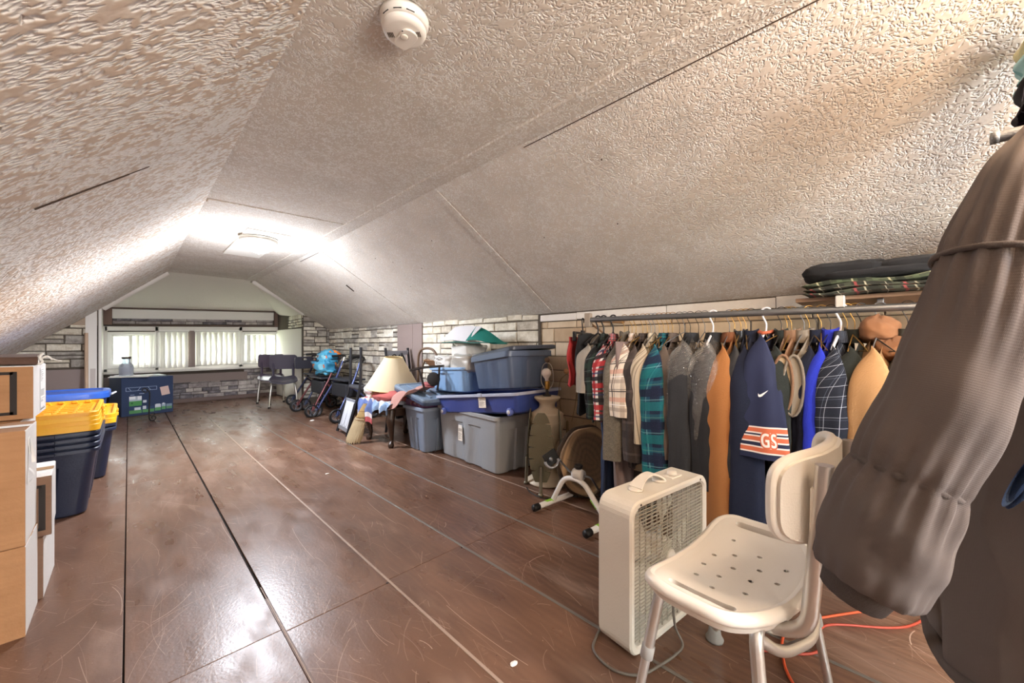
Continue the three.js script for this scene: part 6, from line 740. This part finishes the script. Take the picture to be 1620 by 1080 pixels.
// ---------------------------------------------------------------- chairs at the back
M.chrome = std(0xb9b4ac, 0.3, { metalness: 0.8 }); M.chairShell = std(0x4f4a5c, 0.4); M.metalBlack = std(0x24252a, 0.4, { metalness: 0.4 });
function schoolChair(label, pos, turn, c, hole) { const t = thing('school_chair', label, 'chair', pos, turn), m = std(c, 0.35);
  part('seat', thick(surf((u, v) => { const x = (u - 0.5) * 0.42, z = (v - 0.5) * 0.42, r = Math.hypot(u - 0.5, v - 0.5); return [x * (1 - 0.5 * Math.pow(Math.abs(v - 0.5), 4) * 8), 0.43 + 0.03 * (v - 0.5) ** 2 * 8 * (v > 0.5 ? 1 : -0.5) - 0.012 * Math.cos((u - 0.5) * 5), z]; }, 16, 16), 0.012), m, t);
  const b = extrude(rrect(0.42, 0.25, 0.045, 5), 0.012, 0.004, hole ? [rrect(0.09, 0.03, 0.012, 3).map(([x, y]) => [x, y + 0.06])] : []); part('backrest', mv(b, [0, 0.74, 0.235], [-0.12, 0, 0]), m, t);
  for (const s of [-1, 1]) { part('back_post', poly([[s * 0.15, 0.42, 0.15], [s * 0.15, 0.5, 0.22], [s * 0.15, 0.8, 0.262]], 0.02, 8, 0.06), m, t); const fl = part('leg', poly([[s * 0.16, 0.42, -0.1], [s * 0.19, 0.2, -0.17], [s * 0.2, 0.0, -0.2]], 0.0135, 10, 0.1), M.chrome, t); part('foot_cap', mv(new THREE.CylinderGeometry(0.018, 0.02, 0.03, 12), [s * 0.2, 0.015, -0.2]), M.dark, fl); const rl = part('leg', poly([[s * 0.16, 0.42, 0.08], [s * 0.19, 0.2, 0.18], [s * 0.2, 0.0, 0.22]], 0.0135, 10, 0.1), M.chrome, t); part('foot_cap', mv(new THREE.CylinderGeometry(0.018, 0.02, 0.03, 12), [s * 0.2, 0.015, 0.22]), M.dark, rl); }
  part('under_frame', [rod([-0.16, 0.415, -0.1], [0.16, 0.415, -0.1], 0.011, 8), rod([-0.16, 0.415, 0.08], [0.16, 0.415, 0.08], 0.011, 8)], M.chrome, t); return t; }
schoolChair('slate plastic school chair with grey tube legs, frontmost by the window bay', [1.85, 0, -7.3], 2.9, 0x4a4656);
schoolChair('plum plastic school chair half hidden behind the frontmost school chair', [1.84, 0, -8.05], 2.9, 0x574a5e);
function ovalChair(label, pos, folded) { const t = thing('metal_chair', label, 'chair', pos, 0), m = M.metalBlack;
  for (const s of [-1, 1]) { part('back_post', poly([[s * 0.2, 0.0, 0.25], [s * 0.2, 0.45, 0.19], [s * 0.2, 1.0, 0.26]], 0.0155, 10, 0.12), m, t); part('front_leg', folded ? rod([s * 0.175, 0.5, 0.15], [s * 0.175, 0.0, 0.2], 0.0145, 10) : rod([s * 0.2, 0.45, -0.2], [s * 0.21, 0.0, -0.23], 0.0145, 10), m, t); }
  part('seat', folded ? box(0.36, 0.4, 0.04, [0, 0.36, 0.13], [0.12, 0, 0], 0.015, 2) : box(0.42, 0.05, 0.42, [0, 0.46, 0], [0, 0, 0], 0.02, 2), std(0x34353c, 0.5), t);
  part('back_rail', [box(0.4, 0.05, 0.016, [0, 0.94, 0.252], [-0.12, 0, 0], 0.004), box(0.4, 0.04, 0.016, [0, 0.62, 0.212], [-0.12, 0, 0], 0.004)], std(0x9aa0ac, 0.35, { metalness: 0.4 }), t);
  for (const s of [-1, 1]) part('back_oval', sweep(Array.from({ length: 29 }, (_, i) => { const a = i / 28 * 6.2832, y = 0.78 + 0.14 * Math.cos(a); return V(s * 0.06 + 0.07 * Math.sin(a), y, 0.232 + (y - 0.78) * 0.125); }), 0.009, 6, false), m, t);
  part('back_panel', thick(surf((u, v) => [(u - 0.5) * 0.3, 0.63 + 0.3 * v, 0.222 + 0.036 * v], 2, 2), 0.003), std(0xc4c8d0, 0.5), t); return t; }
ovalChair('folded black metal chair with oval back standing behind the lampshade', [2.43, 0, -4.08], true).rotation.y = 0.35 + Math.PI;
{ const c = ovalChair('black metal chair turned upside down, its oval back on the floor', [0, 0, 0]); const qz = (a) => new THREE.Quaternion().setFromAxisAngle(V(0, 0, 1), a); c.quaternion.copy(qz(-0.15).multiply(new THREE.Quaternion().setFromAxisAngle(V(0, 1, 0), -RY - 0.12)).multiply(qz(Math.PI))); c.position.set(2.126, 0.97, -4.42); }
{ const c = thing('bentwood_chair', 'brown bentwood chair back by the mauve wall boards', 'chair', [2.385, 0, -3.7], -RY), w = std(0x6d5745, 0.5); part('back_hoop', tube([[-0.2, 0.45, 0], [-0.21, 0.8, 0], [-0.15, 0.96, 0.01], [0, 1.0, 0.01], [0.15, 0.96, 0.01], [0.21, 0.8, 0], [0.2, 0.45, 0]], 0.014, 40, 8), w, c); part('inner_hoop', tube([[-0.11, 0.45, 0], [-0.12, 0.75, 0], [0, 0.88, 0.01], [0.12, 0.75, 0], [0.11, 0.45, 0]], 0.01, 30, 8), w, c); part('seat', mv(lathe([[0.001, 0], [0.19, 0], [0.2, 0.015], [0.19, 0.03], [0.001, 0.03]], 32), [0, 0.44, -0.0]), w, c); for (const [x, z] of [[-0.16, 0.1], [0.16, 0.1], [-0.15, -0.1], [0.15, -0.1]]) part('leg', rod([x, 0.45, z], [x * 1.15, 0, z], 0.014, 8), w, c); }
{ const k = thing('cardboard_box', 'open tan box standing behind the lampshade', 'box', [2.44, 0.0, -3.41], 0); part('carton_body', box(0.26, 0.78, 0.2, [0, 0.39, 0], [0, 0, 0], 0.004), M.card, k); part('flap', [box(0.005, 0.16, 0.19, [-0.18, 0.83, 0], [0, 0, 0.9], 0.001)], M.card, k); }
// ---------------------------------------------------------------- rollators
function wheel(parent, p, r, spoke) { const w = part('wheel', mv(new THREE.TorusGeometry(r - 0.014, 0.015, 8, 28), p), M.black, parent); const g = [mv(new THREE.CylinderGeometry(0.018, 0.018, 0.03, 12).rotateX(RY), p), mv(new THREE.TorusGeometry(r - 0.032, 0.006, 6, 24), p)]; for (let i = 0; i < spoke; i++) { const a = i / spoke * Math.PI * 2 + 0.3; g.push(rod([p[0], p[1], p[2]], [p[0] + Math.cos(a) * (r - 0.02), p[1] + Math.sin(a) * (r - 0.02), p[2]], spoke < 5 ? 0.01 : 0.005, 6)); } part('spokes', g, std(0x6b6c74, 0.4, { metalness: 0.5 }), w); return w; }
function rollator(label, pos, turn, col, spoke, o = {}) { const t = thing('rollator', label, 'walker', pos, turn), f = std(col, 0.3, { metalness: 0.35 }), hw = o.hw ?? 0.33;
  for (const s of [-1, 1]) { const z = s * hw; part('front_leg', poly([[0.02, 0.1, z], [0.09, 0.24, z * 0.97], [0.26, 0.53, z * 0.85], [0.36, 0.8, z * 0.8]], 0.0145, 10, 0.08), f, t, undefined); part('rear_leg', poly([[0.22, 0.47, z * 0.86], [0.42, 0.3, z * 0.9], [0.5, 0.1, z * 0.95]], 0.0135, 10, 0.06), f, t);
    part('handle_post', rod([0.33, 0.7, z * 0.8], [0.385, 0.86, z * 0.8], 0.011, 10), M.chrome, t); const h = part('handle_grip', poly([[0.4, 0.87, z * 0.8], [0.34, 0.885, z * 0.8], [0.2, 0.875, z * 0.8]], 0.016, 10, 0.03), M.black, t); part('brake_lever', poly([[0.36, 0.86, z * 0.8], [0.3, 0.83, z * 0.8], [0.19, 0.825, z * 0.8]], 0.006, 6, 0.03), M.black, h); part('brake_cable', tube([[0.36, 0.855, z * 0.8], [0.28, 0.74, z * 0.84], [0.38, 0.5, z * 0.92], [0.49, 0.2, z * 0.95]], 0.003, 24, 5), M.black, t);
    wheel(t, [0, 0.095, z], 0.095, spoke); wheel(t, [0.52, 0.095, z], 0.095, spoke); part('fork', [rod([0.0, 0.095, z + 0.022], [0.03, 0.19, z], 0.008, 8), rod([0.0, 0.095, z - 0.022], [0.03, 0.19, z], 0.008, 8)], f, t); }
  part('seat', box(0.3, 0.03, hw * 1.55, [0.3, 0.545, 0], [0, 0, 0.02], 0.012, 2), std(0x2c2e36, 0.45), t); part('cross_brace', [rod([0.2, 0.5, -hw * 0.85], [0.45, 0.22, hw * 0.85], 0.008, 8), rod([0.2, 0.5, hw * 0.85], [0.45, 0.22, -hw * 0.85], 0.008, 8)], M.chrome, t); part('back_bar', tube([[0.37, 0.78, -hw * 0.8], [0.47, 0.84, -hw * 0.5], [0.5, 0.86, 0], [0.47, 0.84, hw * 0.5], [0.37, 0.78, hw * 0.8]], 0.017, 24, 8), M.black, t);
  if (o.pad) part('back_pad', mv(extrude(rrect(0.3, 0.2, 0.04, 5), 0.02, 0.005, [rrect(0.08, 0.03, 0.012, 3).map(([x, y]) => [x, y + 0.06])]), [0.12, 0.74, -0.1], [0, 0.1, 0]), std(0x3b3b46, 0.4), t);
  if (o.basket) part('basket', [box(0.26, 0.2, hw * 1.4, [0.3, 0.4, 0], [0, 0, 0], 0.03, 2)], std(0x23242a, 0.8), t); return t; }
rollator('navy walker with black wheels, farthest of the three walkers', [1.97, 0, -6.93], 0.0, 0x2c3450, 8, { hw: 0.34, pad: true });
rollator('burgundy walker with three-spoke wheels, middle of the three walkers', [1.835, 0, -6.19], 0.0, 0x6a3a3c, 3, { hw: 0.345, basket: true });
rollator('royal blue walker, nearest of the three walkers', [1.915, 0, -5.52], 0.05, 0x46527e, 8, { hw: 0.335, basket: true });
{ const bagT = canvasTex(256, 256, (x) => { x.fillStyle = '#58b4d8'; x.fillRect(0, 0, 256, 256); const r = rng(12), cs = ['#2f86ad', '#e07a2e', '#28324a', '#8fd4ea', '#d9622a', '#3aa0c6']; for (let i = 0; i < 26; i++) { x.fillStyle = cs[Math.floor(r() * cs.length)]; x.beginPath(); x.ellipse(r() * 256, r() * 256, 16 + 40 * r(), 10 + 24 * r(), r() * 3, 0, 7); x.fill(); } });
  const m = new THREE.MeshPhysicalMaterial({ map: rep(bagT, 2, 1), roughness: 0.6, clearcoat: 0.2 }); const b = thing('patterned_bag', 'blue and orange patterned bag lying on the middle walker', 'bag', [2.12, 0.71, -6.1], 0); part('bag_body', crumple(81, 0.15, 0.15, 0.27, 0.7, 5, 0.75), m, b); part('bag_flap', mv(crumple(82, 0.13, 0.11, 0.23, 0.6, 5, 0.75), [0.03, 0.14, 0.02]), m, b); part('handle', [tube([[-0.1, 0.12, -0.08], [-0.15, 0.05, -0.03], [-0.12, 0.1, 0.07]], 0.012, 14, 6)], M.black, b); }
{ const w = thing('picture_panel', 'pale flat board leaning against the wall behind the walkers', 'board', [2.5, 0.0, -6.6], 0); part('panel', box(0.02, 0.5, 0.5, [0.03, 0.25, 0], [0, 0, 0.12], 0.003), std(0xcfc6b4, 0.7), w); }
// ---------------------------------------------------------------- cords and litter on the floor
solo('extension_cord', tube([[1.1, 0.006, -0.02], [1.35, 0.006, -0.16], [1.5, 0.006, -0.24], [1.7, 0.006, -0.25], [1.95, 0.006, -0.1], [2.2, 0.006, 0.1]], 0.0045, 60, 6), std(0xd2562f, 0.5), 'orange extension cord on the floor beyond the shower chair', 'cord');
solo('extension_cord', tube([[1.5, 0.006, -0.3], [1.62, 0.006, -0.17], [1.8, 0.006, -0.16], [2.0, 0.006, 0.05], [2.3, 0.006, 0.16]], 0.0045, 60, 6), std(0xa8402c, 0.5), 'dark red extension cord under the clothes near the shower chair', 'cord');
{ const f = (x, z, s, seed) => mv(crumple(seed, s, s * 0.25, s * 0.6, 0.8, 3), [x, s * 0.2, z]); solo('paper_scrap', f(0.878, -0.86, 0.016, 3), M.paper, 'small white paper scrap on the near floor left of the fan', 'scrap'); solo('paper_scrap', f(1.77, -5.6, 0.03, 4), M.paper, 'white scrap on the floor beside the nearest walker wheel', 'scrap'); solo('paper_scrap', f(1.12, -3.2, 0.014, 5), M.paper, 'tiny white crumb on the open middle of the floor', 'scrap'); }
scene.traverse((m) => { if (m.isMesh) { m.castShadow = true; m.receiveShadow = true; } });
renderer.render(scene, camera);
